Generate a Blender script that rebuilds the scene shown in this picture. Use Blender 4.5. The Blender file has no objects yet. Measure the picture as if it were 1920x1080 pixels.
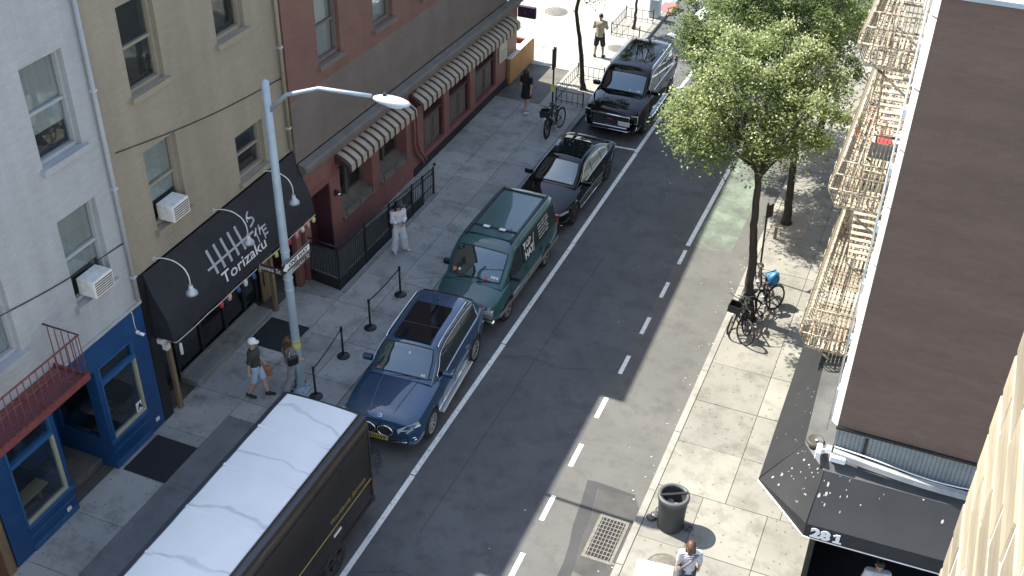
import bpy, bmesh, math, random
import numpy as np
from mathutils import Vector, Matrix

# ---------------------------------------------------------------- camera, sky, sun, exposure
scene = bpy.context.scene
col = scene.collection
R = math.radians
_p, _a, _r, CAM_H = .614769943, .384461857, .0199785719, 18.4903402
_F = Vector((-math.sin(_a)*math.cos(_p), math.cos(_a)*math.cos(_p), -math.sin(_p)))
_R0 = Vector((math.cos(_a), math.sin(_a), 0)); _U0 = _R0.cross(_F)
_R = math.cos(_r)*_R0 + math.sin(_r)*_U0; _U = math.cos(_r)*_U0 - math.sin(_r)*_R0
cam = bpy.data.cameras.new('camera'); cam_o = bpy.data.objects.new('camera', cam); col.objects.link(cam_o)
cam.sensor_width = 36; cam.lens = 36*2119.78/1920; cam.clip_start = .05; cam.clip_end = 3000
m = Matrix((( _R.x, _U.x, -_F.x, 0), (_R.y, _U.y, -_F.y, 0), (_R.z, _U.z, -_F.z, CAM_H), (0, 0, 0, 1)))
cam_o.matrix_world = m
scene.camera = cam_o

SUN_EL = R(53); SUN_DIR = Vector((1, -.13, 0)).normalized()      # horizontal travel of the light
world = bpy.data.worlds.new('World'); scene.world = world; world.use_nodes = True
wn = world.node_tree.nodes; wl = world.node_tree.links
bg = wn['Background']; sky = wn.new('ShaderNodeTexSky'); sky.sky_type = 'NISHITA'; sky.sun_disc = False
sky.sun_elevation = SUN_EL; sky.sun_rotation = math.atan2(-SUN_DIR.x, -SUN_DIR.y)
sky.air_density = 1.0; sky.dust_density = .9; sky.ozone_density = .8
hs = wn.new('ShaderNodeHueSaturation'); hs.inputs['Saturation'].default_value = .86
wl.new(sky.outputs[0], hs.inputs['Color']); wl.new(hs.outputs[0], bg.inputs[0]); bg.inputs[1].default_value = .15
sun = bpy.data.lights.new('sun', 'SUN'); sun.energy = 4.8; sun.angle = R(.5); sun.color = (1, .94, .83)
sun_o = bpy.data.objects.new('sun', sun); col.objects.link(sun_o)
_d = Vector((SUN_DIR.x*math.cos(SUN_EL), SUN_DIR.y*math.cos(SUN_EL), -math.sin(SUN_EL)))
sun_o.rotation_euler = _d.to_track_quat('-Z', 'Y').to_euler(); sun_o.location = (-30, 10, 40)
scene.view_settings.view_transform = 'Standard'; scene.view_settings.look = 'None'
scene.view_settings.exposure = 1.34; scene.view_settings.gamma = 1
scene.view_settings.use_curve_mapping = False

# ---------------------------------------------------------------- helpers
rnd = random.Random(7)
NR = np.random.default_rng(11)

def tag(o, label=None, cat=None, group=None, kind=None):
    if label: o['label'] = label
    if cat: o['category'] = cat
    if group: o['group'] = group
    if kind: o['kind'] = kind
    return o

def empty(name, loc=(0, 0, 0), rz=0, label=None, cat=None, group=None):
    o = bpy.data.objects.new(name, None); col.objects.link(o)
    o.empty_display_size = .2; o.location = loc; o.rotation_euler = (0, 0, rz)
    return tag(o, label, cat, group)

def inst(name, mesh, parent=None, loc=(0, 0, 0), rot=(0, 0, 0), scale=(1, 1, 1)):
    o = bpy.data.objects.new(name, mesh); col.objects.link(o)
    o.parent = parent; o.location = loc; o.rotation_euler = rot; o.scale = scale
    return o

def copy_tree(o, parent=None):
    c = o.copy(); col.objects.link(c); c.parent = parent
    for ch in list(o.children): copy_tree(ch, c)
    return c

class MB:
    """collects shapes; build() makes ONE mesh object"""
    def __init__(s): s.v = []; s.f = []; s.m = []; s.s = []
    def add(s, v, f, mi=0, sm=False):
        n = len(s.v); s.v += [tuple(p) for p in v]
        s.f += [tuple(i+n for i in q) for q in f]; s.m += [mi]*len(f); s.s += [sm]*len(f); return s
    def box(s, x0, x1, y0, y1, z0, z1, mi=0):
        v = [(x0,y0,z0),(x1,y0,z0),(x1,y1,z0),(x0,y1,z0),(x0,y0,z1),(x1,y0,z1),(x1,y1,z1),(x0,y1,z1)]
        return s.add(v, [(0,3,2,1),(4,5,6,7),(0,1,5,4),(1,2,6,5),(2,3,7,6),(3,0,4,7)], mi)
    def bbox(s, x0, x1, y0, y1, z0, z1, b=.01, mi=0):
        """box with chamfered edges"""
        xs = (x0, x1); ys = (y0, y1); zs = (z0, z1); v = []; ix = {}
        for i in (0, 1):
            for j in (0, 1):
                for k in (0, 1):
                    sx, sy, sz = (1, -1)[i]*b, (1, -1)[j]*b, (1, -1)[k]*b
                    ix[i,j,k,0] = len(v); v.append((xs[i], ys[j]+sy, zs[k]+sz))
                    ix[i,j,k,1] = len(v); v.append((xs[i]+sx, ys[j], zs[k]+sz))
                    ix[i,j,k,2] = len(v); v.append((xs[i]+sx, ys[j]+sy, zs[k]))
        f = []
        for i in (0, 1):
            f.append([ix[i,0,0,0], ix[i,1,0,0], ix[i,1,1,0], ix[i,0,1,0]] if i else [ix[i,0,0,0], ix[i,0,1,0], ix[i,1,1,0], ix[i,1,0,0]])
            f.append([ix[0,i,0,1], ix[0,i,1,1], ix[1,i,1,1], ix[1,i,0,1]] if i else [ix[0,i,0,1], ix[1,i,0,1], ix[1,i,1,1], ix[0,i,1,1]])
            f.append([ix[0,0,i,2], ix[1,0,i,2], ix[1,1,i,2], ix[0,1,i,2]] if i else [ix[0,0,i,2], ix[0,1,i,2], ix[1,1,i,2], ix[1,0,i,2]])
        for a in (0, 1):
            for c in (0, 1):
                q = [ix[a,c,0,0], ix[a,c,0,1], ix[a,c,1,1], ix[a,c,1,0]]; f.append(q if (a+c) % 2 == 0 else q[::-1])
                q = [ix[a,0,c,0], ix[a,0,c,2], ix[a,1,c,2], ix[a,1,c,0]]; f.append(q[::-1] if (a+c) % 2 == 0 else q)
                q = [ix[0,a,c,1], ix[0,a,c,2], ix[1,a,c,2], ix[1,a,c,1]]; f.append(q if (a+c) % 2 == 0 else q[::-1])
        for i in (0, 1):
            for j in (0, 1):
                for k in (0, 1):
                    q = [ix[i,j,k,0], ix[i,j,k,1], ix[i,j,k,2]]; f.append(q[::-1] if (i+j+k) % 2 == 0 else q)
        return s.add(v, f, mi)
    def cyl(s, p0, p1, r0, r1=None, n=10, mi=0, caps=True, sm=True):
        r1 = r0 if r1 is None else r1
        a, b = Vector(p0), Vector(p1); d = (b-a)
        if d.length < 1e-6: return s
        d.normalize(); u = d.orthogonal().normalized(); w = d.cross(u)
        v = []
        for c, r in ((a, r0), (b, r1)):
            for i in range(n):
                t = 2*math.pi*i/n; v.append(c+u*(r*math.cos(t))+w*(r*math.sin(t)))
        s.add(v, [(i, (i+1) % n, n+(i+1) % n, n+i) for i in range(n)], mi, sm)
        if caps:
            k = len(s.v)-2*n
            s.f += [tuple(k+i for i in range(n-1, -1, -1)), tuple(k+n+i for i in range(n))]; s.m += [mi]*2; s.s += [False]*2
        return s
    def tube(s, pts, r, n=8, mi=0, closed=False):
        pts = [Vector(p) for p in pts]; N = len(pts); rr = r if hasattr(r, '__len__') else [r]*N
        v = []; up = None
        for i, p in enumerate(pts):
            a = pts[i-1] if (i or closed) else p; b = pts[(i+1) % N] if (i < N-1 or closed) else p
            t = (b-a).normalized() if (b-a).length > 1e-9 else Vector((0, 0, 1))
            if up is None: up = t.orthogonal().normalized()
            up = (up-t*up.dot(t)); up = up.normalized() if up.length > 1e-6 else t.orthogonal().normalized()
            w = t.cross(up)
            for j in range(n):
                q = 2*math.pi*j/n; v.append(p+up*(rr[i]*math.cos(q))+w*(rr[i]*math.sin(q)))
        f = []
        for i in range(N if closed else N-1):
            k = (i+1) % N
            f += [(i*n+j, i*n+(j+1) % n, k*n+(j+1) % n, k*n+j) for j in range(n)]
        if not closed: f += [tuple(range(n-1, -1, -1)), tuple((N-1)*n+j for j in range(n))]
        return s.add(v, f, mi, True)
    def lathe(s, prof, c=(0, 0, 0), axis='z', n=20, mi=0, sm=True):
        v = []
        for r, h in prof:
            for i in range(n):
                t = 2*math.pi*i/n; a, b = r*math.cos(t), r*math.sin(t)
                p = {'z': (a, b, h), 'y': (b, h, a), 'x': (h, a, b)}[axis]
                v.append((p[0]+c[0], p[1]+c[1], p[2]+c[2]))
        f = [(i*n+j, i*n+(j+1) % n, (i+1)*n+(j+1) % n, (i+1)*n+j) for i in range(len(prof)-1) for j in range(n)]
        return s.add(v, f, mi, sm)
    def prism(s, poly, d, mi=0, sm=False):
        """closed polygon of 3D points extruded by the vector d"""
        n = len(poly); d = Vector(d); v = [Vector(p) for p in poly]; v += [p+d for p in v]
        return s.add(v, [tuple(range(n-1, -1, -1)), tuple(range(n, 2*n))]+[(i, (i+1) % n, n+(i+1) % n, n+i) for i in range(n)], mi, sm)
    def grid(s, P, mi=0, sm=True, flip=False):
        a, b = len(P), len(P[0]); v = [p for row in P for p in row]
        f = [(i*b+j, (i+1)*b+j, (i+1)*b+j+1, i*b+j+1) for i in range(a-1) for j in range(b-1)]
        if flip: f = [q[::-1] for q in f]
        return s.add(v, f, mi, sm)
    def ell(s, c, r, n=12, k=8, mi=0):
        v = []; f = []
        for i in range(k+1):
            a = math.pi*i/k
            for j in range(n):
                b = 2*math.pi*j/n
                v.append((c[0]+r[0]*math.sin(a)*math.cos(b), c[1]+r[1]*math.sin(a)*math.sin(b), c[2]-r[2]*math.cos(a)))
        f = [(i*n+j, i*n+(j+1) % n, (i+1)*n+(j+1) % n, (i+1)*n+j) for i in range(k) for j in range(n)]
        return s.add(v, f, mi, True)
    def mesh(s, name, mats):
        me = bpy.data.meshes.new(name); me.from_pydata(s.v, [], s.f); me.update()
        for q in (mats if isinstance(mats, (list, tuple)) else [mats]): me.materials.append(q)
        if max(s.m, default=0): me.polygons.foreach_set('material_index', s.m)
        me.polygons.foreach_set('use_smooth', s.s); me.validate()
        bm = bmesh.new(); bm.from_mesh(me)                 # closed shapes: all faces outwards
        if all(e.is_manifold for e in bm.edges): bmesh.ops.recalc_face_normals(bm, faces=bm.faces); bm.to_mesh(me)
        bm.free()
        return me
    def build(s, name, mats, parent=None, loc=(0, 0, 0), rot=(0, 0, 0), sharp=None):
        me = s.mesh(name, mats)
        if sharp: me.set_sharp_from_angle(angle=R(sharp))
        return inst(name, me, parent, loc, rot)

def B(name, mat, parent, x0, x1, y0, y1, z0, z1, b=0):
    mb = MB()
    if b: mb.bbox(x0, x1, y0, y1, z0, z1, b)
    else: mb.box(x0, x1, y0, y1, z0, z1)
    return mb.build(name, mat, parent)

def text_mesh(body, size=1, extrude=.004, spacing=1, align='LEFT', bold=0):
    c = bpy.data.curves.new('t', 'FONT'); c.body = body; c.size = size; c.extrude = extrude
    c.space_character = spacing; c.align_x = align; c.resolution_u = 3; c.offset = bold
    o = bpy.data.objects.new('t', c); col.objects.link(o)
    dg = bpy.context.evaluated_depsgraph_get()
    me = bpy.data.meshes.new_from_object(o.evaluated_get(dg))
    bpy.data.objects.remove(o); bpy.data.curves.remove(c)
    return me

def lettering(name, body, mat, parent, origin, right, up, size, width=None, bold=0, extrude=.004):
    """text on a plane: origin = lower left, right/up = directions in the parent's frame"""
    me = text_mesh(body, size, extrude, bold=bold)
    r = Vector(right).normalized(); u = Vector(up); u = (u-r*u.dot(r)).normalized(); n = r.cross(u)
    xs = [v.co.x for v in me.vertices]; w = max(xs)-min(xs); k = (width/w) if width else 1; x0 = min(xs)
    for v in me.vertices:
        c = Vector(origin)+r*((v.co.x-x0)*k)+u*v.co.y+n*v.co.z; v.co = c
    me.materials.clear(); me.materials.append(mat)
    return inst(name, me, parent)

# ---------------------------------------------------------------- materials
def srgb(r, g, b):
    f = lambda c: (c/255/12.92) if c <= 10 else ((c/255+.055)/1.055)**2.4
    return (f(r), f(g), f(b))

def pm(name, c1, c2=None, scale=3, rough=.7, metal=0, bump=0, bscale=60, spec=.5, coat=0, rand=0, r2=None, stretch=None, detail=6, thr=(.35, .65), coord='Object', alpha=None, emit=0):
    mt = bpy.data.materials.new(name); mt.use_nodes = True
    nt = mt.node_tree; N = nt.nodes; L = nt.links; p = N['Principled BSDF']
    p.inputs['Roughness'].default_value = rough; p.inputs['Metallic'].default_value = metal
    p.inputs['Specular IOR Level'].default_value = spec; p.inputs['Coat Weight'].default_value = coat
    p.inputs['Coat Roughness'].default_value = .03
    src = None
    tc = N.new('ShaderNodeTexCoord'); vec = tc.outputs[coord]
    if stretch:
        mp = N.new('ShaderNodeMapping'); mp.inputs['Scale'].default_value = stretch; L.new(vec, mp.inputs[0]); vec = mp.outputs[0]
    if c2 is not None:
        nz = N.new('ShaderNodeTexNoise'); nz.inputs['Scale'].default_value = scale; nz.inputs['Detail'].default_value = detail
        nz.inputs['Roughness'].default_value = .65
        L.new(vec, nz.inputs['Vector'])
        rp = N.new('ShaderNodeValToRGB'); rp.color_ramp.elements[0].position = thr[0]; rp.color_ramp.elements[1].position = thr[1]
        rp.color_ramp.elements[0].color = (*c1, 1); rp.color_ramp.elements[1].color = (*c2, 1)
        L.new(nz.outputs[0], rp.inputs[0]); src = rp.outputs[0]
        if r2 is not None:
            mr = N.new('ShaderNodeMapRange'); mr.inputs[3].default_value = rough; mr.inputs[4].default_value = r2
            L.new(nz.outputs[0], mr.inputs[0]); L.new(mr.outputs[0], p.inputs['Roughness'])
    else: p.inputs['Base Color'].default_value = (*c1, 1)
    if rand:
        oi = N.new('ShaderNodeObjectInfo'); mr = N.new('ShaderNodeMapRange')
        mr.inputs[3].default_value = 1-rand; mr.inputs[4].default_value = 1+rand; L.new(oi.outputs['Random'], mr.inputs[0])
        mx = N.new('ShaderNodeMix'); mx.data_type = 'RGBA'; mx.blend_type = 'MULTIPLY'; mx.inputs[0].default_value = 1
        if src: L.new(src, mx.inputs[6])
        else: mx.inputs[6].default_value = (*c1, 1)
        L.new(mr.outputs[0], mx.inputs[7]); src = mx.outputs[2]
    if src: L.new(src, p.inputs['Base Color'])
    if bump:
        nb = N.new('ShaderNodeTexNoise'); nb.inputs['Scale'].default_value = bscale; nb.inputs['Detail'].default_value = 4
        L.new(vec, nb.inputs['Vector'])
        bp = N.new('ShaderNodeBump'); bp.inputs['Strength'].default_value = bump; bp.inputs['Distance'].default_value = .01
        L.new(nb.outputs[0], bp.inputs['Height']); L.new(bp.outputs[0], p.inputs['Normal'])
    if alpha is not None:     # worn away by noise: (scale, low, high)
        na = N.new('ShaderNodeTexNoise'); na.inputs['Scale'].default_value = alpha[0]; na.inputs['Detail'].default_value = 8; na.inputs['Roughness'].default_value = .7
        L.new(tc.outputs['Object'], na.inputs['Vector'])
        mr = N.new('ShaderNodeMapRange'); mr.inputs[1].default_value = alpha[1]; mr.inputs[2].default_value = alpha[2]
        if len(alpha) > 3: mr.inputs[4].default_value = alpha[3]
        L.new(na.outputs[0], mr.inputs[0]); L.new(mr.outputs[0], p.inputs['Alpha'])
    return mt

def glass(name, tint=(.84, .88, .89), rough=.02, k=.0):
    """window pane: mostly see-through, mirrors more at a slant"""
    mt = bpy.data.materials.new(name); mt.use_nodes = True; nt = mt.node_tree; N = nt.nodes; L = nt.links
    N.remove(N['Principled BSDF']); out = N['Material Output']
    t = N.new('ShaderNodeBsdfTransparent'); t.inputs[0].default_value = (*tint, 1)
    gl = N.new('ShaderNodeBsdfGlossy'); gl.inputs['Roughness'].default_value = rough; gl.inputs[0].default_value = (.9, .95, 1, 1)
    fr = N.new('ShaderNodeLayerWeight'); pw = N.new('ShaderNodeMath'); pw.operation = 'POWER'; pw.inputs[1].default_value = 4; L.new(fr.outputs['Facing'], pw.inputs[0])
    ad = N.new('ShaderNodeMath'); ad.operation = 'MULTIPLY_ADD'; ad.inputs[1].default_value = .9; ad.inputs[2].default_value = .05+k; L.new(pw.outputs[0], ad.inputs[0])
    mx = N.new('ShaderNodeMixShader'); L.new(ad.outputs[0], mx.inputs[0]); L.new(t.outputs[0], mx.inputs[1]); L.new(gl.outputs[0], mx.inputs[2])
    L.new(mx.outputs[0], out.inputs[0]); return mt

def ground_mat(name, c1, c2, stain, spots=0, cracks=0, rand=0, patch=None, fine=.5, rough=.85):
    """concrete / asphalt: blotches, fine grain, dark gum spots, cracks; world coordinates so pieces differ"""
    mt = bpy.data.materials.new(name); mt.use_nodes = True; nt = mt.node_tree; N = nt.nodes; L = nt.links
    p = N['Principled BSDF']; p.inputs['Roughness'].default_value = rough; p.inputs['Specular IOR Level'].default_value = .3
    ge = N.new('ShaderNodeNewGeometry'); pos = ge.outputs['Position']
    def noise(sc, det=6, ro=.6, vec=None):
        n = N.new('ShaderNodeTexNoise'); n.inputs['Scale'].default_value = sc; n.inputs['Detail'].default_value = det; n.inputs['Roughness'].default_value = ro
        L.new(vec or pos, n.inputs['Vector']); return n.outputs[0]
    def ramp(s, a, b, ca=(0,0,0,1), cb=(1,1,1,1)):
        r = N.new('ShaderNodeValToRGB'); e = r.color_ramp.elements; e[0].position = a; e[1].position = b; e[0].color = ca; e[1].color = cb
        L.new(s, r.inputs[0]); return r.outputs[0]
    def mix(f, a, b, mode='MIX'):
        m_ = N.new('ShaderNodeMix'); m_.data_type = 'RGBA'; m_.blend_type = mode
        if isinstance(f, float): m_.inputs[0].default_value = f
        else: L.new(f, m_.inputs[0])
        for k_, q in ((6, a), (7, b)):
            if isinstance(q, tuple): m_.inputs[k_].default_value = (*q, 1)
            else: L.new(q, m_.inputs[k_])
        return m_.outputs[2]
    c = ramp(noise(.55, 7), .34, .66, (*c1, 1), (*c2, 1))
    c = mix(ramp(noise(1.7, 8, .7), .48, .68), c, stain)
    g = ramp(noise(90, 3, .8), .25, .75, (1-fine*.45,)*3+(1,), (1+fine*.35,)*3+(1,))
    c = mix(1.0, c, g, 'MULTIPLY')
    if spots:
        vo = N.new('ShaderNodeTexVoronoi'); vo.voronoi_dimensions = '2D'; vo.inputs['Scale'].default_value = spots; L.new(pos, vo.inputs['Vector'])
        vo.inputs['Randomness'].default_value = 1
        a = ramp(vo.outputs['Distance'], .016*spots, .03*spots, (1,1,1,1), (0,0,0,1))
        b = ramp(vo.outputs['Color'], .56, .57)
        m_ = N.new('ShaderNodeMath'); m_.operation = 'MULTIPLY'; L.new(a, m_.inputs[0]); L.new(b, m_.inputs[1])
        m2 = N.new('ShaderNodeMath'); m2.operation = 'MULTIPLY'; m2.inputs[1].default_value = .62; L.new(m_.outputs[0], m2.inputs[0])
        c = mix(m2.outputs[0], c, tuple(q*.25 for q in c1))
    if cracks:
        wv = N.new('ShaderNodeTexVoronoi'); wv.feature = 'DISTANCE_TO_EDGE'; wv.inputs['Scale'].default_value = cracks
        mp = N.new('ShaderNodeMix'); mp.data_type = 'VECTOR'; mp.inputs[0].default_value = .18
        nn = N.new('ShaderNodeTexNoise'); nn.inputs['Scale'].default_value = 1.3; nn.inputs['Detail'].default_value = 5; L.new(pos, nn.inputs['Vector'])
        L.new(pos, mp.inputs[4]); L.new(nn.outputs[1], mp.inputs[5]); L.new(mp.outputs[1], wv.inputs['Vector'])
        a = ramp(wv.outputs['Distance'], .002*cracks, .006*cracks, (1,1,1,1), (0,0,0,1))
        b = ramp(noise(.35, 2), .6, .66)
        m_ = N.new('ShaderNodeMath'); m_.operation = 'MULTIPLY'; L.new(a, m_.inputs[0]); L.new(b, m_.inputs[1])
        c = mix(m_.outputs[0], c, tuple(q*.35 for q in c1))
    if rand:
        oi = N.new('ShaderNodeObjectInfo')
        c = mix(1.0, c, ramp(oi.outputs['Random'], 0, 1, (1-rand,)*3+(1,), (1+rand, 1+rand, 1+rand*.8, 1)), 'MULTIPLY')
    L.new(c, p.inputs['Base Color'])
    bp = N.new('ShaderNodeBump'); bp.inputs['Strength'].default_value = .35; bp.inputs['Distance'].default_value = .006
    L.new(noise(140, 3, .7), bp.inputs['Height']); L.new(bp.outputs[0], p.inputs['Normal'])
    return mt

M = {}
M['asphalt'] = ground_mat('asphalt', (.088, .091, .095), (.115, .118, .122), (.072, .075, .078), fine=.5)
M['asphalt_lane'] = ground_mat('asphalt_pale', (.102, .102, .097), (.127, .126, .119), (.087, .086, .082), fine=.4)  # a little paler and warmer than the road asphalt
M['asphalt_seal'] = ground_mat('asphalt_seal', (.05, .051, .054), (.065, .066, .068), (.05, .05, .05), fine=.3)
M['ground'] = ground_mat('ground', (.12, .12, .11), (.15, .15, .14), (.1, .1, .1))
M['slab'] = ground_mat('concrete_slab', (.32, .318, .298), (.405, .40, .375), (.22, .217, .2), spots=3.1, rand=.13, cracks=.35)
M['slab_warm'] = ground_mat('concrete_slab_warm', (.215, .21, .187), (.27, .262, .233), (.16, .155, .137), spots=3.6, rand=.13)
M['slab_light'] = ground_mat('concrete_slab_light', (.33, .325, .295), (.40, .39, .355), (.27, .265, .24), spots=2.2, rand=.08)
M['slab_dark'] = ground_mat('concrete_slab_dark', (.165, .168, .17), (.205, .208, .21), (.13, .132, .135), rand=.06, cracks=.3, fine=.3)
M['joint'] = pm('joint_dirt', (.08, .075, .065), (.13, .12, .1), scale=2)
M['kerb'] = ground_mat('kerb_stone', (.21, .21, .2), (.27, .265, .25), (.15, .15, .14), rand=.15)
M['kerb_warm'] = ground_mat('kerb_stone_warm', (.26, .253, .225), (.32, .31, .28), (.19, .185, .16), rand=.12)
M['paint_white'] = pm('road_paint', (.62, .63, .6), (.78, .78, .74), scale=9, rough=.6, alpha=(9, .28, .42))
M['paint_green'] = pm('faded_green_paint', (.15, .20, .155), (.22, .265, .21), scale=2, rough=.8, alpha=(1.1, .3, .6, .8))
M['black'] = pm('black_paint', (.012, .012, .014), rough=.45)
M['black_metal'] = pm('black_metal', (.014, .015, .016), (.025, .025, .026), scale=8, rough=.45, spec=.4)
M['rubber'] = pm('rubber', (.017, .017, .018), (.028, .027, .026), scale=14, rough=.8, spec=.3)
M['mat_dark'] = pm('door_mat', (.017, .018, .02), (.026, .027, .029), scale=30, rough=.95, bump=.4, bscale=180)
M['chrome'] = pm('chrome', (.75, .76, .78), rough=.14, metal=1)
M['steel'] = pm('galvanised_steel', (.42, .47, .5), (.5, .55, .58), scale=4, rough=.55, metal=.35)
M['darkglass'] = pm('car_glass', (.012, .015, .017), rough=.02, spec=.5); M['darkglass'].node_tree.nodes['Principled BSDF'].inputs['IOR'].default_value = 2.4; M['darkglass'].node_tree.nodes['Principled BSDF'].inputs['Specular Tint'].default_value = (.78, .95, 1, 1)
M['roof_glass'] = pm('roof_glass', (.008, .01, .012), rough=.02, spec=.4)
M['white'] = pm('white_plastic', (.78, .78, .77), rough=.4)
M['white_worn'] = pm('white_worn_paint', (.62, .6, .55), (.78, .76, .72), scale=6, rough=.6)
M['pane'] = glass('window_pane')
M['curtain'] = pm('curtain', (.40, .385, .35), (.47, .45, .41), scale=2, rough=.9, stretch=(1, 6, .2))

def brickify(mt, axis, strength=.5, amount=.55, c2=.84, mortar=.78, w=.21, h=.071):
    """painted brick: courses show as fine relief and a little tone (too small to pick apart)"""
    nt = mt.node_tree; N_ = nt.nodes; p_ = N_['Principled BSDF']
    tc_ = N_.new('ShaderNodeTexCoord'); sx = N_.new('ShaderNodeSeparateXYZ'); cx = N_.new('ShaderNodeCombineXYZ'); nt.links.new(tc_.outputs['Object'], sx.inputs[0]); nt.links.new(sx.outputs[axis], cx.inputs[0]); nt.links.new(sx.outputs[2], cx.inputs[1])
    bk = N_.new('ShaderNodeTexBrick'); bk.inputs['Scale'].default_value = 1; bk.inputs['Brick Width'].default_value = w; bk.inputs['Row Height'].default_value = h; bk.inputs['Mortar Size'].default_value = .006; bk.inputs['Mortar Smooth'].default_value = .6
    bk.inputs['Color1'].default_value = (1,1,1,1); bk.inputs['Color2'].default_value = (c2,c2,c2,1); bk.inputs['Mortar'].default_value = (mortar,mortar,mortar,1); nt.links.new(cx.outputs[0], bk.inputs[0])
    old = p_.inputs['Base Color'].links[0].from_socket; mx = N_.new('ShaderNodeMix'); mx.data_type = 'RGBA'; mx.blend_type = 'MULTIPLY'; mx.inputs[0].default_value = amount; nt.links.new(old, mx.inputs[6]); nt.links.new(bk.outputs[0], mx.inputs[7]); nt.links.new(mx.outputs[2], p_.inputs['Base Color'])
    b2 = N_.new('ShaderNodeBump'); b2.inputs['Strength'].default_value = strength; b2.inputs['Distance'].default_value = .008; nt.links.new(bk.outputs[0], b2.inputs['Height'])
    if p_.inputs['Normal'].links: nt.links.new(p_.inputs['Normal'].links[0].from_node.outputs[0], b2.inputs['Normal'])
    nt.links.new(b2.outputs[0], p_.inputs['Normal'])
# ---------------------------------------------------------------- ground, road, pavements
SW = .13                                   # pavement height
o = MB().box(-1500, 1500, -1500, 1500, -.6, -.05).build('ground', M['ground']); tag(o, kind='structure')
o = MB().add([(-11.6,-60,0),(-5.9,-60,0),(-5.9,160,0),(-11.6,160,0)], [(0,1,2,3)]).build('road', M['asphalt']); tag(o, kind='structure')
o = MB().add([(-5.9,-60,0),(-3.8,-60,0),(-3.8,160,0),(-5.9,160,0)], [(0,1,2,3)]).build('bicycle_lane', M['asphalt_lane']); tag(o, kind='structure')

def sheet(name, pts, mat, z=.004, label=None, kind='structure'):
    o = MB().add([(x, y, z) for x, y in pts], [tuple(range(len(pts)))]).build(name, mat); tag(o, label, kind=kind); return o
def strip(x0, y0, x1, y1, w):
    d = Vector((x1-x0, y1-y0)).normalized(); n = Vector((-d.y, d.x))*w/2
    return [(x0+n.x, y0+n.y), (x0-n.x, y0-n.y), (x1-n.x, y1-n.y), (x1+n.x, y1+n.y)]
y = -8.0
while y < 41:                               # long parking line, laid in several runs
    ln = rnd.uniform(5.2, 7.5); sheet('parking_line', strip(-9.04, y, -9.03, min(y+ln, 41), .13), M['paint_white'], .004); y += ln+rnd.uniform(.015, .05)
for y in np.arange(9.05, 28, 1.835): sheet('lane_dash', strip(-5.82, y-.02, -5.83, y+.79, .11), M['paint_white'], .005)
sheet('lane_line', strip(-5.84, 28.45, -5.81, 38.5, .13), M['paint_white'], .005)
sheet('parking_tick', strip(-10.6, 33.5, -9.1, 33.6, .11), M['paint_white'], .005)
sheet('green_lane_paint', [(-5.72, 28.4), (-4.55, 28.6), (-4.5, 36.4), (-5.7, 36.4)], M['paint_green'], .004)
sheet('stop_line', strip(-10.95, 43.98, -6.2, 41.6, .3), M['paint_white'], .005)
sheet('crosswalk_line', strip(-10.85, 45.2, -6.2, 43.1, .3), M['paint_white'], .005)
for k in range(5): sheet('crosswalk_bar', strip(-10.5+k*1.15, 45.4-k*.5, -10.1+k*1.15, 47.4-k*.5, .5), M['paint_white'], .006)
# resurfacing scars
sheet('asphalt_patch', [(-5.3,17.95),(-5.12,17.98),(-4.15,17.93),(-4.14,17.84),(-5.0,17.78),(-4.86,16.95),(-4.83,16.2),(-4.7,15.4),(-4.6,13),(-4.95,13),(-4.95,15.4),(-5.02,16.0),(-5.13,16.5),(-5.2,17.2)], M['asphalt_seal'], .004)
M['repair'] = ground_mat('asphalt_repair', (.062,.062,.06), (.08,.08,.077), (.052,.052,.05), fine=.4)
sheet('asphalt_repair', [(-4.98,17.77),(-4.1,17.83),(-3.92,17.5),(-3.92,15.2),(-4.68,15.3),(-4.82,16.2),(-4.85,16.95)], M['repair'], .0035)
sheet('asphalt_seam', strip(-8.1, 15, -7.95, 27, .02), M['asphalt_seal'], .003)

slab_mesh = MB().box(-.5, .5, -.5, .5, -.06, 0).mesh('paving_slab', M['slab'])
slab_meshes = {}
for k in ('slab', 'slab_warm', 'slab_light', 'slab_dark'):
    slab_meshes[k] = MB().box(-.5, .5, -.5, .5, -.06, 0).mesh('paving_slab', M[k])
def slabs(parent, xs, ys, pick, gap=.014):
    for i in range(len(xs)-1):
        for j in range(len(ys)-1):
            k = pick((xs[i]+xs[i+1])/2, (ys[j]+ys[j+1])/2)
            if not k: continue
            inst('paving_slab', slab_meshes[k], parent, ((xs[i]+xs[i+1])/2, (ys[j]+ys[j+1])/2, SW+rnd.uniform(-.003, .003)),
                 (rnd.uniform(-.0015, .0015), rnd.uniform(-.0015, .0015), 0), (xs[i+1]-xs[i]-gap, ys[j+1]-ys[j]-gap, 1))
def kerb(parent, x0, x1, y0, y1, mat, L=1.8):
    me = MB().bbox(-.5, .5, -.5, .5, -.3, 0, .012).mesh('kerb_stone', mat); y = y0
    while y < y1:
        l = L*rnd.uniform(.85, 1.15); inst('kerb_stone', me, parent, ((x0+x1)/2, y+l/2, SW+rnd.uniform(-.004, .004)), (0, 0, 0), (x1-x0, l-.012, 1)); y += l

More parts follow.
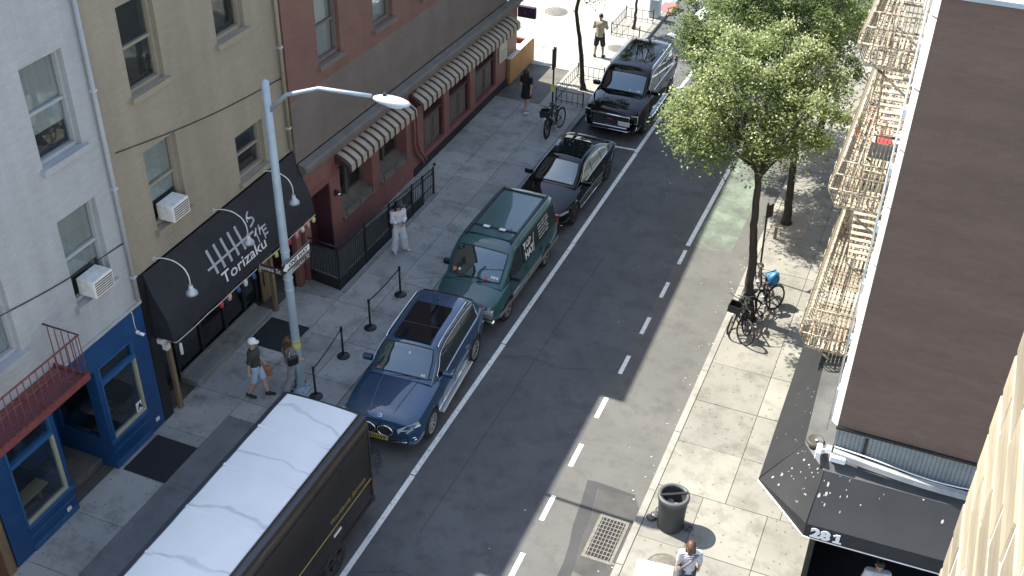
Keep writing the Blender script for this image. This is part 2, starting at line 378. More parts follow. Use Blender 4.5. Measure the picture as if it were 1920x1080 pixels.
left = MB().box(-60, -11.72, -60, 160, -.3, .108).build('pavement_shop_side', M['joint']); tag(left, kind='structure')
ysl = [8.3+1.52*k for k in range(19)]
ysl = [v-.4 for v in ysl]
slabs(left, [-15.3, -13.95], ysl, lambda x, y: 'slab')
slabs(left, [-13.95, -11.76], [y for y in ysl[:7] if y < 16.6][::2]+[16.4], lambda x, y: 'slab_dark', .008)
slabs(left, [-13.95, -12.8, -11.76], [16.4]+[y for y in ysl if y > 17], lambda x, y: 'slab')
slabs(left, [-26.6+1.65*k for k in range(8)]+[-13.35, -11.76], [35.26+1.62*k for k in range(12)], lambda x, y: 'slab_light' if (y > 38.2 or x > -14.2) else None)
kerb(left, -11.75, -11.57, -4, 52, M['kerb'])
right = MB().box(-3.75, 40, -60, 160, -.3, .108).build('pavement_corner_side', M['joint']); tag(right, kind='structure')
ysr = [18.35+1.6*k for k in range(24)]
slabs(right, [-3.74, -2.2, -.98, .3], ysr, lambda x, y: 'slab_warm')
slabs(right, [-3.74, -2.7, -1.25, .2, 1.7, 3.2], [10.2, 11.8, 13.4, 15.05, 16.7, 18.35], lambda x, y: 'slab_warm')
kerb(right, -3.91, -3.75, -4, 52, M['kerb_warm'], 2.2)

# drain grate in the gutter
gr = empty('drain_grate', (-4.34, 16.42, 0), 0, 'cast iron drain grate with rows of slots in the gutter', 'drain')
M['iron'] = pm('cast_iron', (.13, .12, .10), (.2, .19, .165), scale=9, rough=.75, metal=.2)
MB().box(-.29, .29, -.6, .6, .003, .008).build('pit', M['black'], gr)  # thin black sheet painted in for the dark hollow below the bars
f = MB(); f.box(-.34, -.27, -.66, .66, .0, .014); f.box(.27, .34, -.66, .66, 0, .014); f.box(-.27, .27, -.66, -.58, 0, .014); f.box(-.27, .27, .58, .66, 0, .014); f.build('frame', M['iron'], gr)
me = MB().box(-.009, .009, -.58, .58, .009, .02).mesh('bar', M['iron'])
for k in range(7): inst('bar', me, gr, (-.235+k*.078, 0, 0))
me = MB().box(-.27, .27, -.011, .011, .0085, .0205).mesh('cross_bar', M['iron'])
for k in range(9): inst('cross_bar', me, gr, (0, -.47+k*.118, 0))

def manhole(x, y, r, z, label):
    t = empty('manhole_cover', (x, y, z), 0, label, 'manhole cover', 'manhole covers')
    f = MB(); f.lathe([(r*.93, .0), (r*.93, .007), (r, .007), (r, 0)], n=32); f.build('frame', M['iron'], t)
    c = MB(); c.lathe([(0, .009), (r*.9, .009), (r*.92, .0)], n=32)
    for i in range(-4, 5):
        for j in range(-4, 5):
            if i*i+j*j < 17: c.box(i*r*.19-.03, i*r*.19+.03, j*r*.19-.012, j*r*.19+.012, .009, .014)
    c.build('cover', M['iron'], t)
manhole(-12.38, 41.3, .36, SW+.004, 'round iron manhole cover on the pavement beside the man in the beige shirt')
manhole(-15.98, 43.95, .5, SW+.004, 'large round manhole cover on the sunny pavement past the striped awning')
manhole(-2.95, 16.05, .38, SW+.004, 'worn round access cover in the pavement below the litter bin')
o = MB().box(-12.02, -11.42, 45.95, 47.0, SW+.003, SW+.012).build('tactile_pad', pm('tactile_red', (.5,.09,.09), (.58,.13,.12), scale=20, rough=.7)); tag(o, kind='structure')
def doormat(x0, x1, y0, y1, label):
    tag(B('door_mat', M['mat_dark'], None, x0, x1, y0, y1, SW+.005, SW+.018, .004), label, 'mat', 'dark mats on the pavement')
doormat(-15.08, -13.95, 13.9, 15.15, 'black rubber mat on the pavement before the blue shopfront')
doormat(-15.15, -13.97, 19.0, 20.2, 'dark mat beside the concrete step of the black restaurant')

def ragged(pts, w, j, n=14):
    """wiggly tar band along a polyline"""
    P = [Vector((*p, 0)) for p in pts]; a, b = [], []
    for i in range(len(P)-1):
        for k in range(n):
            q = P[i].lerp(P[i+1], k/n); d = (P[i+1]-P[i]).normalized(); s = Vector((-d.y, d.x, 0)); q = q+s*rnd.uniform(-j, j); h = w*rnd.uniform(.35, 1)/2; a.append(q+s*h); b.append(q-s*h)
    return a, b
def tar(pts, w=.028, j=.03, z=.0045):
    a, b = ragged(pts, w, j); m_ = MB(); n = len(a); m_.add([(p.x, p.y, z) for p in a]+[(p.x, p.y, z) for p in b], [(i, n+i, n+i+1, i+1) for i in range(n-1)]); tag(m_.build('tar_seam', M['asphalt_seal']), kind='structure')
tar([(-8.9, 21.3), (-8.2, 21.6), (-7.3, 21.45), (-6.2, 21.9)]); tar([(-8.8, 13.5), (-7.9, 13.9), (-6.9, 13.6)], .03)
tar([(-11.4, 27.25), (-10.2, 27.3), (-9.1, 27.2)], .05)
M['oil'] = pm('oil_stain', (.02,.02,.021), (.035,.035,.036), scale=6, rough=.5, alpha=(5, .42, .66, .55))
for (x, y, r_) in ((-10.3, 16.2, .5), (-10.4, 22.0, .35), (-10.2, 27.3, .45), (-10.3, 33.2, .5), (-10.5, 31.0, .3)):
    sheet('oil_stain', [(x+r_*rnd.uniform(.7,1.1)*math.cos(t), y+r_*1.4*rnd.uniform(.7,1.1)*math.sin(t)) for t in np.linspace(0, 6.28, 17)[:-1]], M['oil'], .0052)
# scraps of litter in the gutter and on the road
M['white_print_l'] = pm('litter', (.35,.33,.3), (.6,.6,.58), scale=3)
lit = MB()
for k in range(90):
    x, y = (rnd.uniform(-4.25, -3.93), rnd.uniform(14, 34)) if k < 60 else (rnd.uniform(-9, -4), rnd.uniform(14, 34)); s_ = rnd.uniform(.008, .03); a = rnd.uniform(0, 6)
    lit.add([(x+s_*math.cos(a+q), y+s_*.7*math.sin(a+q), .009+.006*(i % 2)) for i, q in enumerate((0, 1.6, 3.1, 4.7))], [(0,1,2,3)])
tag(lit.build('litter_scraps', M['white_print_l']), kind='stuff')
# ---------------------------------------------------------------- buildings on the shop side
XF = -15.2
M['blue'] = pm('blue_paint', (.010, .052, .150), (.014, .065, .18), scale=2.5, rough=.42, bump=.05, bscale=30)
M['blue_trim'] = pm('blue_trim_paint', (.018, .085, .21), (.03, .11, .25), scale=5, rough=.38)
M['jamb'] = pm('cream_jamb', (.36, .34, .25), (.42, .4, .3), scale=4, rough=.6)
M['grey_wall'] = pm('grey_painted_wall', (.36, .37, .375), (.43, .44, .445), scale=1.6, rough=.85, bump=.2, bscale=40, stretch=(1, 1, .16), detail=9)
M['tan_wall'] = pm('tan_stucco', (.27, .235, .175), (.33, .285, .21), scale=1.5, rough=.9, bump=.25, bscale=50, stretch=(1, 1, .16), detail=9)
M['brick_wall'] = pm('old_red_wall', (.165, .088, .068), (.215, .115, .088), scale=.8, rough=.9, bump=.3, bscale=45)
M['taupe'] = pm('taupe_wall', (.155, .125, .108), (.19, .155, .135), scale=.8, rough=.9, bump=.2, bscale=45)
M['dark_blind'] = pm('dark_blind', (.05,.05,.05)); M['dim_floor'] = pm('dim_floor', (.05, .045, .04), (.1, .09, .075), scale=4)
M['wood'] = pm('worn_wood', (.16, .11, .06), (.24, .17, .10), scale=6, rough=.65, stretch=(1, 1, .15))
M['bench_wood'] = pm('pale_wood', (.30, .24, .11), (.38, .31, .16), scale=5, rough=.5, stretch=(4, .3, 1))
M['red_iron'] = pm('red_iron', (.15, .035, .035), (.2, .055, .05), scale=9, rough=.6)
M['tile_l'] = pm('floor_tile_light', (.2, .18, .15)); M['tile_d'] = pm('floor_tile_dark', (.03, .03, .03))
M['cornice'] = pm('grey_cornice', (.125, .112, .10), (.16, .145, .13), scale=2, rough=.8)
M['maroon'] = pm('maroon_paint', (.195, .082, .068), (.25, .108, .09), scale=1.4, rough=.6, bump=.12, bscale=35)
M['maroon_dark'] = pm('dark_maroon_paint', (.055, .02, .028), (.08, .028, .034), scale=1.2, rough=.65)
M['panel'] = pm('weathered_panel', (.105, .085, .07), (.15, .125, .10), scale=3, rough=.7, stretch=(1, 1, .3))
M['sash'] = pm('dark_sash', (.07, .06, .05), (.1, .085, .07), scale=5, rough=.6)
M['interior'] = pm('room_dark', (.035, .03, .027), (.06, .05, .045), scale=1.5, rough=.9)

for k_ in ('grey_wall', 'tan_wall', 'brick_wall', 'taupe'): brickify(M[k_], 1)
def facade_window(parent, y0, y1, z0, z1, frame, x=XF, blind=.6, sill=True, shade=None):
    """window in a wall facing +x: window frame (> sill, pane, blind)"""
    f = MB(); w = .07
    x -= .14
    f.box(x-.12, x+.025, y0, y0+w, z0, z1); f.box(x-.12, x+.025, y1-w, y1, z0, z1)
    f.box(x-.12, x+.027, y0+w, y1-w, z1-w, z1); f.box(x-.12, x+.027, y0+w, y1-w, z0, z0+w)
    f.box(x-.09, x-.01, y0+w, y1-w, (z0+z1)/2-.03, (z0+z1)/2+.03)
    o = f.build('window', frame, parent)
    MB().box(x-.075, x-.065, y0+w+.002, y1-w-.002, z0+w+.002, z1-w-.002).build('pane', M['pane'], o)
    MB().box(x-.115, x-.105, y0+w+.003, y1-w-.003, z1-w-(z1-z0-2*w)*blind, z1-w-.004).build('blind', shade or M['curtain'], o)
    if sill: MB().box(x+.03, x+.25, y0-.08, y1+.08, z0-.13, z0-.005).build('sill', frame, o)
    return o

def wall_with_holes(mb, x0, x1, y0, y1, z0, z1, holes):
    """wall slab facing x, holes = [(ya, yb, za, zb)] cut right through"""
    ys = sorted({y0, y1, *[h[0] for h in holes], *[h[1] for h in holes]}); zs = sorted({z0, z1, *[h[2] for h in holes], *[h[3] for h in holes]})
    for i in range(len(ys)-1):
        k = 0
        while k < len(zs)-1:
            inside = lambda q: any(h[0] <= (ys[i]+ys[i+1])/2 <= h[1] and h[2] <= (zs[q]+zs[q+1])/2 <= h[3] for h in holes)
            if inside(k): k += 1; continue
            e = k
            while e+1 < len(zs)-1 and not inside(e+1): e += 1
            mb.box(x0, x1, ys[i], ys[i+1], zs[k], zs[e+1]); k = e+1
    return mb

def upper_storeys(parent, y0, y1, z0, z1, mat, wins, frame, depth=14, dark=()):
    wall_with_holes(MB(), XF-.3, XF, y0, y1, z0, z1, wins).build('wall', mat, parent)
    MB().box(XF-depth, XF-.302, y0+.01, y1-.01, z0, z1-.3).build('core', M['interior'], parent)
    MB().box(XF-depth-.1, XF+.12, y0, y1, z1, z1+.18).build('coping', M['cornice'], parent)
    for h in wins: facade_window(parent, *h, frame, blind=rnd.choice((1, 1, .75, .55)), shade=M['dark_blind'] if h in dark else None)

# --- blue shopfront under a grey painted wall
bs = empty('blue_shop_building', (0, 0, 0), 0, 'grey painted building with a bright blue wooden shopfront and recessed door', 'building')
f = MB()
f.box(-15.5, XF, 15.12, 15.62, SW-.02, 3.72); f.box(-15.5, XF, 13.87, 13.98, .9, 3.72)       # piers of the right bay
f.box(-15.5, XF, 13.98, 15.12, 2.98, 3.72); f.box(-15.5, XF, 10.72, 13.87, 2.98, 3.72)
f.box(-15.5, XF, 10.72, 11.2, SW-.02, 2.98); f.box(-15.5, XF, 12.44, 12.56, .85, 2.98)
f.build('shopfront_wall', M['blue'], bs)
def bulkhead(y0, y1, zt):
    m_ = MB(); m_.box(-15.5, XF, y0, y1, SW-.02, zt); m_.build('bulkhead', M['blue'], bs)
    t = MB(); t.box(XF+.001, XF+.06, y0-.01, y1+.01, zt-.03, zt+.035); t.box(XF+.001, XF+.028, y0, y1, SW, SW+.16)
    t.box(XF+.001, XF+.02, y0, y1, zt-.3, zt-.26); t.build('sill', M['blue_trim'], bs)
bulkhead(13.872, 15.118, .9); bulkhead(11.202, 12.558, .82)
def shop_window(y0, y1, zs, zt, ztr):
    w = MB(); w.box(XF-.12, XF+.03, y0, y1, zt, zt+.1)                              # transom bar
    w.box(XF-.1, XF+.012, y0, y0+.05, zs, zt); w.box(XF-.1, XF+.012, y0, y0+.05, zt+.1, ztr)
    w.box(XF-.1, XF+.012, y0+.05, y1-.05, ztr-.05, ztr); w.box(XF-.1, XF+.012, y1-.05, y1, zt+.1, ztr)
    o = w.build('window', M['blue_trim'], bs)
    MB().box(XF-.1, XF+.012, y1-.05, y1, zs, zt).box(XF-.1, XF+.01, y0+.05, y1-.05, zs, zs+.05).build('jamb', M['jamb'], o)
    MB().box(XF-.06, XF-.05, y0+.052, y1-.052, zs+.052, zt-.002).build('pane', M['pane'], o)
    MB().box(XF-.06, XF-.05, y0+.052, y1-.052, zt+.102, ztr-.052).build('pane', M['pane'], o)
shop_window(13.982, 15.118, .938, 2.48, 2.975); shop_window(11.202, 12.438, .858, 2.42, 2.975)
# recess: side walls, door, step
s = MB(); s.box(-16.7, -15.5, 13.87, 13.95, SW-.02, .95); s.box(-16.7, -15.5, 13.87, 13.95, 2.5, 2.98); s.box(-16.7, -16.55, 13.87, 13.95, .95, 2.5)
s.box(-16.7, -15.5, 12.48, 12.56, SW-.02, .95); s.box(-16.7, -15.5, 12.48, 12.56, 2.5, 2.98); s.box(-16.7, -16.55, 12.48, 12.56, .95, 2.5)
s.box(-16.8, -16.7, 12.5, 12.72, SW-.02, 2.98); s.box(-16.8, -16.7, 13.7, 13.93, SW-.02, 2.98); s.box(-16.8, -16.7, 12.72, 13.7, 2.5, 2.98)
s.build('recess_wall', M['blue'], bs)
d = MB(); d.box(-16.77, -16.72, 12.73, 13.69, .32, .9); d.box(-16.77, -16.72, 12.73, 12.85, .9, 2.49); d.box(-16.77, -16.72, 13.57, 13.69, .9, 2.49); d.box(-16.77, -16.72, 12.85, 13.57, 2.35, 2.49)
d = d.build('door', M['blue_trim'], bs); MB().cyl((-16.7,12.8,1.1), (-16.64,12.8,1.1), .03).build('handle', M['chrome'], d)
MB().box(-16.75, -16.74, 12.852, 13.568, .902, 2.348).build('pane', M['pane'], bs)
for yy in (13.905, 12.515): MB().box(-16.548, -15.502, yy-.006, yy+.006, .952, 2.498).build('pane', M['pane'], bs)
M['step'] = ground_mat('step_concrete', (.12,.11,.10), (.18,.17,.155), (.09,.085,.08))
MB().bbox(-16.7, -15.62, 12.562, 13.868, SW-.02, .3, .012).build('step', M['step'], bs)
# room behind the glass, tiled floor, bench
s = MB(); s.box(-19.3, -19.2, 10.7, 15.62, 0, 3.1); s.box(-19.2, -15.52, 15.5, 15.6, 0, 2.97); s.box(-19.2, -15.52, 10.75, 10.85, 0, 2.97); s.box(-19.2, -15.52, 10.86, 15.49, 2.9, 2.96)
s.build('room_wall', M['interior'], bs)
MB().box(-19.2, -16.82, 10.86, 15.49, .2, .28).build('room_floor', M['dim_floor'], bs)
tl = [MB().box(-.2, .2, -.2, .2, 0, .012).mesh('floor_tile', M[k]) for k in ('tile_l', 'tile_d')]
for (ya, yb) in ((13.98, 15.45), (10.9, 12.45)):
    MB().box(-16.8, -15.51, ya-.02, yb+.02, .2, .42).build('display_floor', M['dim_floor'], bs)
    for i in range(3):
        for j in range(3): inst('floor_tile', tl[(i+j) % 2], bs, (-15.75-.4*i, ya+.25+.41*j, .42))
bn = MB(); bn.bbox(-16.05, -15.72, 10.95, 12.4, .8, .86, .01); bn.box(-15.95, -15.85, 11.05, 11.12, .43, .8); bn.box(-15.95, -15.85, 12.2, 12.27, .43, .8)
tag(bn.build('window_bench', M['bench_wood']), 'pale wooden bench inside the left blue shop window', 'bench')
tb = empty('cafe_table', (-16.2, 14.55, .43), 0, 'small round table behind the right blue shop window', 'table')
MB().lathe([(0, .7), (.3, .7), (.3, .73), (0, .73)], n=20).build('table_top', M['wood'], tb); MB().cyl((0,0,0), (0,0,.7), .025).build('leg', M['black_metal'], tb)
# small things on the front
cd = MB().box(XF-.045, XF-.04, 14.86, 15.05, 1.0, 1.26).build('grade_card', M['white']); tag(cd, 'white card with a black letter A in the right blue window', 'sign')
M['black_ink'] = pm('black_ink', (.01, .01, .012), rough=.6)
lettering('lettering', 'A', M['black_ink'], cd, (XF-.0385, 14.895, 1.06), (0,1,0), (0,0,1), .2, bold=.01)
c = empty('security_camera', (XF, 15.33, 3.03), 0, 'white security camera on the blue pier', 'camera')
MB().cyl((0,0,0), (.05,0,0), .045, n=14).build('mount', M['white'], c); MB().cyl((.05,0,-.01), (.17,.04,-.06), .04, .036, n=14).build('housing', M['white'], c)
MB().cyl((.17,.04,-.06), (.176,.042,-.063), .024, n=12).build('lens', M['black'], c); MB().tube([(.01,0,.04), (.012,-.03,.2), (.012,-.02,.5), (.01,-.06,.66)], .008, 6).build('cable', M['white'], c)
for (yy, zz) in ((15.38, .42), (12.3, .35)):
    tag(B('wall_outlet', M['white_worn'], None, XF+.001, XF+.03, yy-.06, yy+.06, zz-.05, zz+.05, .008), 'pale outlet box low on the blue '+('pier' if yy > 14 else 'panel under the left window'), 'outlet')
upper_storeys(bs, 10.72, 15.62, 3.72, 11.3, M['grey_wall'], [(11.2, 12.3, 4.7, 6.7), (13.9, 15.0, 4.7, 6.7), (11.2, 12.3, 7.9, 9.9), (13.9, 15.0, 7.9, 9.9)], M['grey_wall'])
MB().box(XF+.001, XF+.05, 10.72, 15.62, 3.66, 3.74).build('fascia_moulding', M['grey_wall'], bs)

# red fire balcony over the blue shop
fb = empty('fire_balcony', (-15.2, 10.9, 3.86), 0, 'red iron fire balcony with slatted floor over the blue shop door', 'fire escape')
f = MB(); f.box(.86, .9, -1.9, 2.05, -.06, .1); f.box(0, .86, 2.01, 2.05, -.06, .06); f.box(0, .86, -1.9, -1.86, -.06, .06)
for yy in (.95, -.55): f.box(.01, .86, yy-.03, yy+.03, -.055, -.005)
f.build('frame', M['red_iron'], fb)
me = MB().box(-.02, .02, -1.85, 2.0, 0, .012).mesh('slat', M['red_iron'])
for k in range(13): inst('slat', me, fb, (.05+k*.064, 0, 0))
me = MB().cyl((0,0,0), (0,0,.95), .011, n=6).mesh('baluster', M['red_iron'])
for k in range(24): inst('baluster', me, fb, (.88, -1.85+k*.168, .1))
for k in range(5): inst('baluster', me, fb, (.1+.17*k, 2.03, .06))
MB().tube([(0,2.03,1.05), (.88,2.03,1.05), (.88,-1.88,1.05)], .02, 6).build('hand_rail', M['red_iron'], fb)

# neighbour to the left of the blue shop
nb = empty('brown_shop_building', (0, 0, 0), 0, 'brown wooden shopfront beside the blue shop at the lower left edge', 'building')
s = MB(); s.box(-15.5, -15.22, 3, 10.7, 0, 3.6); s.build('wall', pm('brown_wood', (.10,.045,.025), (.15,.07,.04), scale=4, rough=.6, stretch=(1,1,.2)), nb)
m_ = MB()
for yy in (10.55, 9.3, 8.0): m_.box(-15.22, -15.17, yy-.09, yy+.09, .13, 3.5)
m_.build('pilaster', M['wood'], nb)
upper_storeys(nb, 1.0, 10.7, 3.62, 11.2, M['grey_wall'], [(8.6, 9.8, 4.7, 6.7), (6.2, 7.4, 4.7, 6.7), (8.6, 9.8, 7.9, 9.9)], M['grey_wall'])

# --- black restaurant
rb = empty('black_restaurant_building', (0, 0, 0), 0, 'tan building with a black glazed restaurant front under a big black awning', 'building')
s = MB(); s.box(-15.6, -15.2, 15.64, 15.95, .1, 4.3); s.box(-15.6, -15.25, 21.95, 22.1, .1, 4.3); s.box(-15.9, -15.3, 15.95, 21.95, 2.75, 4.3)
s.box(-15.9, -15.72, 15.95, 16.1, .1, 2.75); s.box(-15.86, -15.8, 16.1, 17.0, 2.4, 2.75)
s.build('front_wall', M['black'], rb)
s = MB()
for yy in (16.12, 16.88, 17.05, 18.05, 19.05, 19.95, 20.55, 21.25): s.box(-15.86, -15.76, yy-.045, yy+.045, .3, 2.75)
s.box(-15.86, -15.76, 16.1, 21.3, .13, .32); s.box(-15.85, -15.77, 17.1, 19.9, 2.3, 2.36)
s.build('mullion_frame', M['black_metal'], rb)
for (ya, yb) in ((16.165, 16.835), (17.095, 18.005), (18.095, 19.005), (19.095, 19.905), (19.995, 20.505)):
    MB().box(-15.815, -15.805, ya, yb, .325, 2.74).build('pane', M['pane'], rb)
s = MB(); s.box(-19, -18.9, 15.7, 22, 0, 3); s.box(-18.9, -15.9, 15.7, 15.8, 0, 3); s.box(-18.9, -15.9, 21.3, 21.4, 0, 3); s.box(-18.9, -15.9, 15.8, 21.3, 2.8, 2.9); s.box(-18.9, -15.9, 15.8, 21.3, .2, .28)
s.build('room', M['interior'], rb)
MB().bbox(-15.74, -15.2, 16.98, 20.32, SW-.02, .31, .012).box(-15.75, -15.66, 17.0, 20.3, .31, .37).build('step', M['kerb'], rb)
d = MB(); d.box(-15.7, -15.64, 20.62, 21.2, .2, 2.3); d = d.build('door', M['wood'], rb); MB().cyl((-15.63,20.7,.7), (-15.63,20.7,1.5), .018).build('handle', M['black_metal'], d)
for (x, y, tilt, lab) in ((-15.17, 16.2, .02, 'left'), (-15.2, 20.52, .01, 'right')):
    q = MB(); q.bbox(-.055, .055, -.055, .055, 0, 2.35, .008); q = q.build('timber_post', M['wood'], None, (x, y, SW), (tilt, 0, 0))
    tag(q, 'slim weathered timber post at the %s end of the black restaurant front' % lab, 'post', 'timber posts of the restaurant')
q = MB(); q.bbox(-15.32, -15.14, 21.72, 21.95, SW, 2.7, .01); tag(q.build('red_pilaster', M['maroon']), 'narrow red pilaster between the black restaurant and the iron fence', 'pilaster')
upper_storeys(rb, 15.64, 22.1, 4.3, 12.0, M['tan_wall'], [(16.6, 17.7, 5.0, 6.9), (19.75, 20.9, 4.55, 5.75), (16.6, 17.7, 8.2, 10.1), (19.6, 20.7, 8.2, 10.1)], M['tan_wall'], dark=[(19.75, 20.9, 4.55, 5.75), (16.6, 17.7, 8.2, 10.1)])

# awning: curved sheet with closed ends
AW = empty('restaurant_awning', (0, 0, 0), 0, 'black fabric restaurant awning with white lettering and a skewer logo', 'awning')
M['awning'] = pm('black_awning_fabric', (.013, .014, .018), (.02, .021, .026), scale=3, rough=.75, bump=.15, bscale=70)
prof = [(-14.68,2.52),(-14.69,2.62),(-14.72,2.85),(-14.76,3.05),(-14.84,3.28),(-14.93,3.47),(-15.02,3.66),(-15.1,3.9),(-15.19,4.25)]
yy = np.linspace(15.87, 22.02, 26)
MB().grid([[(x+(.004*math.sin(j*2.1) if 1 < i < 8 else 0), y, z) for i, (x, z) in enumerate(prof)] for j, y in enumerate(yy)], flip=True).build('fabric', M['awning'], AW)
for y in (15.86, 22.03): MB().prism([(x, y, z) for x, z in prof]+[(-15.19, y, 2.52)], (0, .008, 0)).build('end_panel', M['awning'], AW)
def awn(y, z, off=.007):
    for i in range(len(prof)-1):
        if prof[i][1] <= z <= prof[i+1][1]:
            t = (z-prof[i][1])/(prof[i+1][1]-prof[i][1]); x = prof[i][0]+(prof[i+1][0]-prof[i][0])*t
            n = Vector((prof[i+1][1]-prof[i][1], 0, prof[i][0]-prof[i+1][0])).normalized(); return Vector((x, y, z))+n*off
M['white_print'] = pm('white_print', (.72, .73, .74), rough=.6)
_me = text_mesh('Torizaku', .44, 0, bold=.004); _xs = [v.co.x for v in _me.vertices]; _k = 1.86/(max(_xs)-min(_xs))
for v in _me.vertices: v.co = awn(17.93+(v.co.x-min(_xs))*_k, 2.79+v.co.y*.93, .009)
_me.materials.clear(); _me.materials.append(M['white_print']); inst('lettering', _me, AW)
def bar(mb, y0, z0, y1, z1, w, n=8):
    d = Vector((y1-y0, z1-z0)).normalized(); q = Vector((-d.y, d.x))*w/2; P = []
    for i in range(n+1):
        t = i/n; y = y0+(y1-y0)*t; z = z0+(z1-z0)*t
        P.append([awn(y+q.x, z+q.y, .009), awn(y-q.x, z-q.y, .009)])
    mb.grid(P, flip=False); mb.grid(P, flip=True)
lg = MB(); bar(lg, 17.62, 3.34, 19.52, 3.34, .05)
for k in range(5): bar(lg, 17.87+k*.29, 3.13, 17.87+k*.29, 3.72, .085)
lg.build('skewer_logo', M['white_print'], AW)
lg = MB(); pts = [(19.5,3.46),(19.6,3.48),(19.74,3.54),(19.7,3.62),(19.58,3.64),(19.55,3.72),(19.66,3.79)]
for a, b in zip(pts, pts[1:]): bar(lg, *a, *b, .05, 3)
bar(lg, 19.5, 3.58, 19.54, 3.72, .03, 3); lg.build('steam_logo', M['white_print'], AW)
lg = MB()
for a in ((19.5,3.22,19.66,3.36),(19.58,3.02,19.58,3.28),(19.7,3.16,19.78,3.38),(19.76,3.28,20.02,3.28),(19.84,2.98,19.84,3.28),(19.84,3.19,20.0,3.19),(19.84,3.08,20.0,3.08)): bar(lg, *a, .045, 3)
lg.build('character_logo', M['white_print'], AW)

# string of lanterns along the awning edge
sg = empty('lantern_string', (-14.655, 15.9, 2.5), 0, 'string of small coloured paper lanterns along the black awning edge', 'lantern string')
M['string'] = pm('pale_cord', (.5, .46, .36), (.6, .56, .45), scale=8, rough=.7)
pts = [(0, t, -.012-.02*abs(math.sin(t*2.6))) for t in np.linspace(0, 6.12, 50)]
MB().tube([(-.5, -.01, .03), (-.25, -.02, .0)]+pts, .012, 5).build('cord', M['string'], sg)
lc = {'red': (.45,.03,.05), 'peach': (.6,.4,.26), 'navy': (.03,.08,.22), 'white': (.6,.6,.58), 'lime': (.4,.5,.08), 'rose': (.55,.25,.27), 'yellow': (.6,.5,.15)}
lm = {k: pm('lantern_'+k, v, rough=.7) for k, v in lc.items()}
lan = {k: MB().lathe([(.018,0),(.05,-.012),(.058,-.09),(.05,-.17),(.02,-.18)], n=10).mesh('lantern', lm[k]) for k in lc}
for t, k in ((1.75,'red'),(2.1,'peach'),(2.45,'navy'),(2.78,'white'),(3.1,'navy'),(3.42,'lime'),(4.15,'lime'),(4.5,'white'),(4.8,'red'),(5.15,'rose'),(5.45,'white'),(5.72,'rose'),(6.0,'yellow')):
    inst('lantern', lan[k], sg, (0, t, -.03), (rnd.uniform(-.15,.15), rnd.uniform(-.15,.15), 0), (1,1,rnd.uniform(.8,1.05)))
inst('lantern', lan['white'], sg, (0, .12, -.1), (0, 0, 0), (.7,.7,1.9))
q = MB(); q.bbox(-.12, .05, -.1, .08, -.08, .05, .01); q.bbox(-.06, .08, -.02, .12, -.3, -.14, .01); q.tube([(0,0,-.05), (.04,.05,-.2)], .01, 5)
tag(q.build('junction_box', M['white_worn'], None, (-15.1, 15.98, 2.38)), 'pale electrical box under the left end of the black awning', 'electrical box')

def gooseneck(y, label):
    t = empty('gooseneck_lamp', (-15.2, y, 4.4), 0, label, 'lamp', 'gooseneck lamps over the awning')
    pts = [(0,0,0), (.25,0,.09), (.55,0,.1), (.8,0,-.02), (.9,0,-.22), (.9,0,-.48)]
    sp = []
    for i in range(len(pts)-1):
        for k in range(4): sp.append(Vector(pts[i]).lerp(Vector(pts[i+1]), k/4))
    sp.append(Vector(pts[-1]))
    for _ in range(2): sp = [sp[0]]+[(sp[i-1]+sp[i]*2+sp[i+1])/4 for i in range(1, len(sp)-1)]+[sp[-1]]
    MB().tube(sp, .014, 8).build('arm', M['white_worn'], t)
    MB().lathe([(.045,-.46),(.05,-.54),(.045,-.56)], (.9,0,0), n=14).build('lamp_holder', M['white_worn'], t)
    s_ = MB().lathe([(.04,-.53),(.07,-.57),(.125,-.65),(.135,-.7),(.125,-.7),(.06,-.58)], (.9,0,0), n=20).build('lamp_shade', M['steel'], t)
    MB().ell((.9,0,-.62), (.05,.05,.06)).build('bulb', M['white'], s_)
    MB().cyl((0,0,0), (.02,0,0), .06, n=14).build('wall_plate', M['steel'], t)
gooseneck(16.3, 'pale gooseneck lamp left of the awning lettering'); gooseneck(18.57, 'pale gooseneck lamp hanging over the awning lettering'); gooseneck(20.6, 'pale gooseneck lamp behind the grey street pole')

def pipe(y, z0, z1, mat, label):
    t = empty('downpipe', (XF+.08, y, z0), 0, label, 'downpipe', 'downpipes on the upper walls')
    MB().cyl((0,0,0), (0,0,z1-z0), .05, n=10).build('pipe', mat, t)
    for k in range(3): MB().bbox(-.078, .06, -.06, .06, .6+k*2.2, .66+k*2.2, .01).build('bracket', M['steel'], t)
pipe(15.5, 3.8, 11.2, M['grey_wall'], 'pale downpipe between the grey and tan upper walls'); pipe(21.9, 4.4, 12.0, M['tan_wall'], 'tan downpipe between the tan and red upper walls')
for k, (ya, za, yb, zb) in enumerate(((10.8, 6.0, 15.5, 5.3), (15.8, 7.3, 22.0, 6.4))):
    q = MB().tube([(XF+.03, ya+(yb-ya)*t, za+(zb-za)*t-.12*math.sin(math.pi*t)) for t in np.linspace(0, 1, 14)], .012, 5)
    tag(q.build('wall_cable', M['black']), 'thin cable sagging across the %s upper wall' % ('grey', 'tan')[k], 'cable')

for (y, z, lab) in ((14.45, 4.78, 'in the grey wall window above the blue shop'), (17.15, 5.08, 'in the tan wall window above the black awning')):
    t = empty('window_air_conditioner', (XF-.05, y, z), 0, 'boxy air conditioner '+lab, 'air conditioner', 'window air conditioners')
    MB().bbox(-.1, .34, -.3, .3, 0, .4, .015).build('case', M['white_worn'], t)
    for k in range(6): MB().box(.341, .347, -.26, .26, .05+k*.055, .075+k*.055).build('louvre', M['sash'], t)
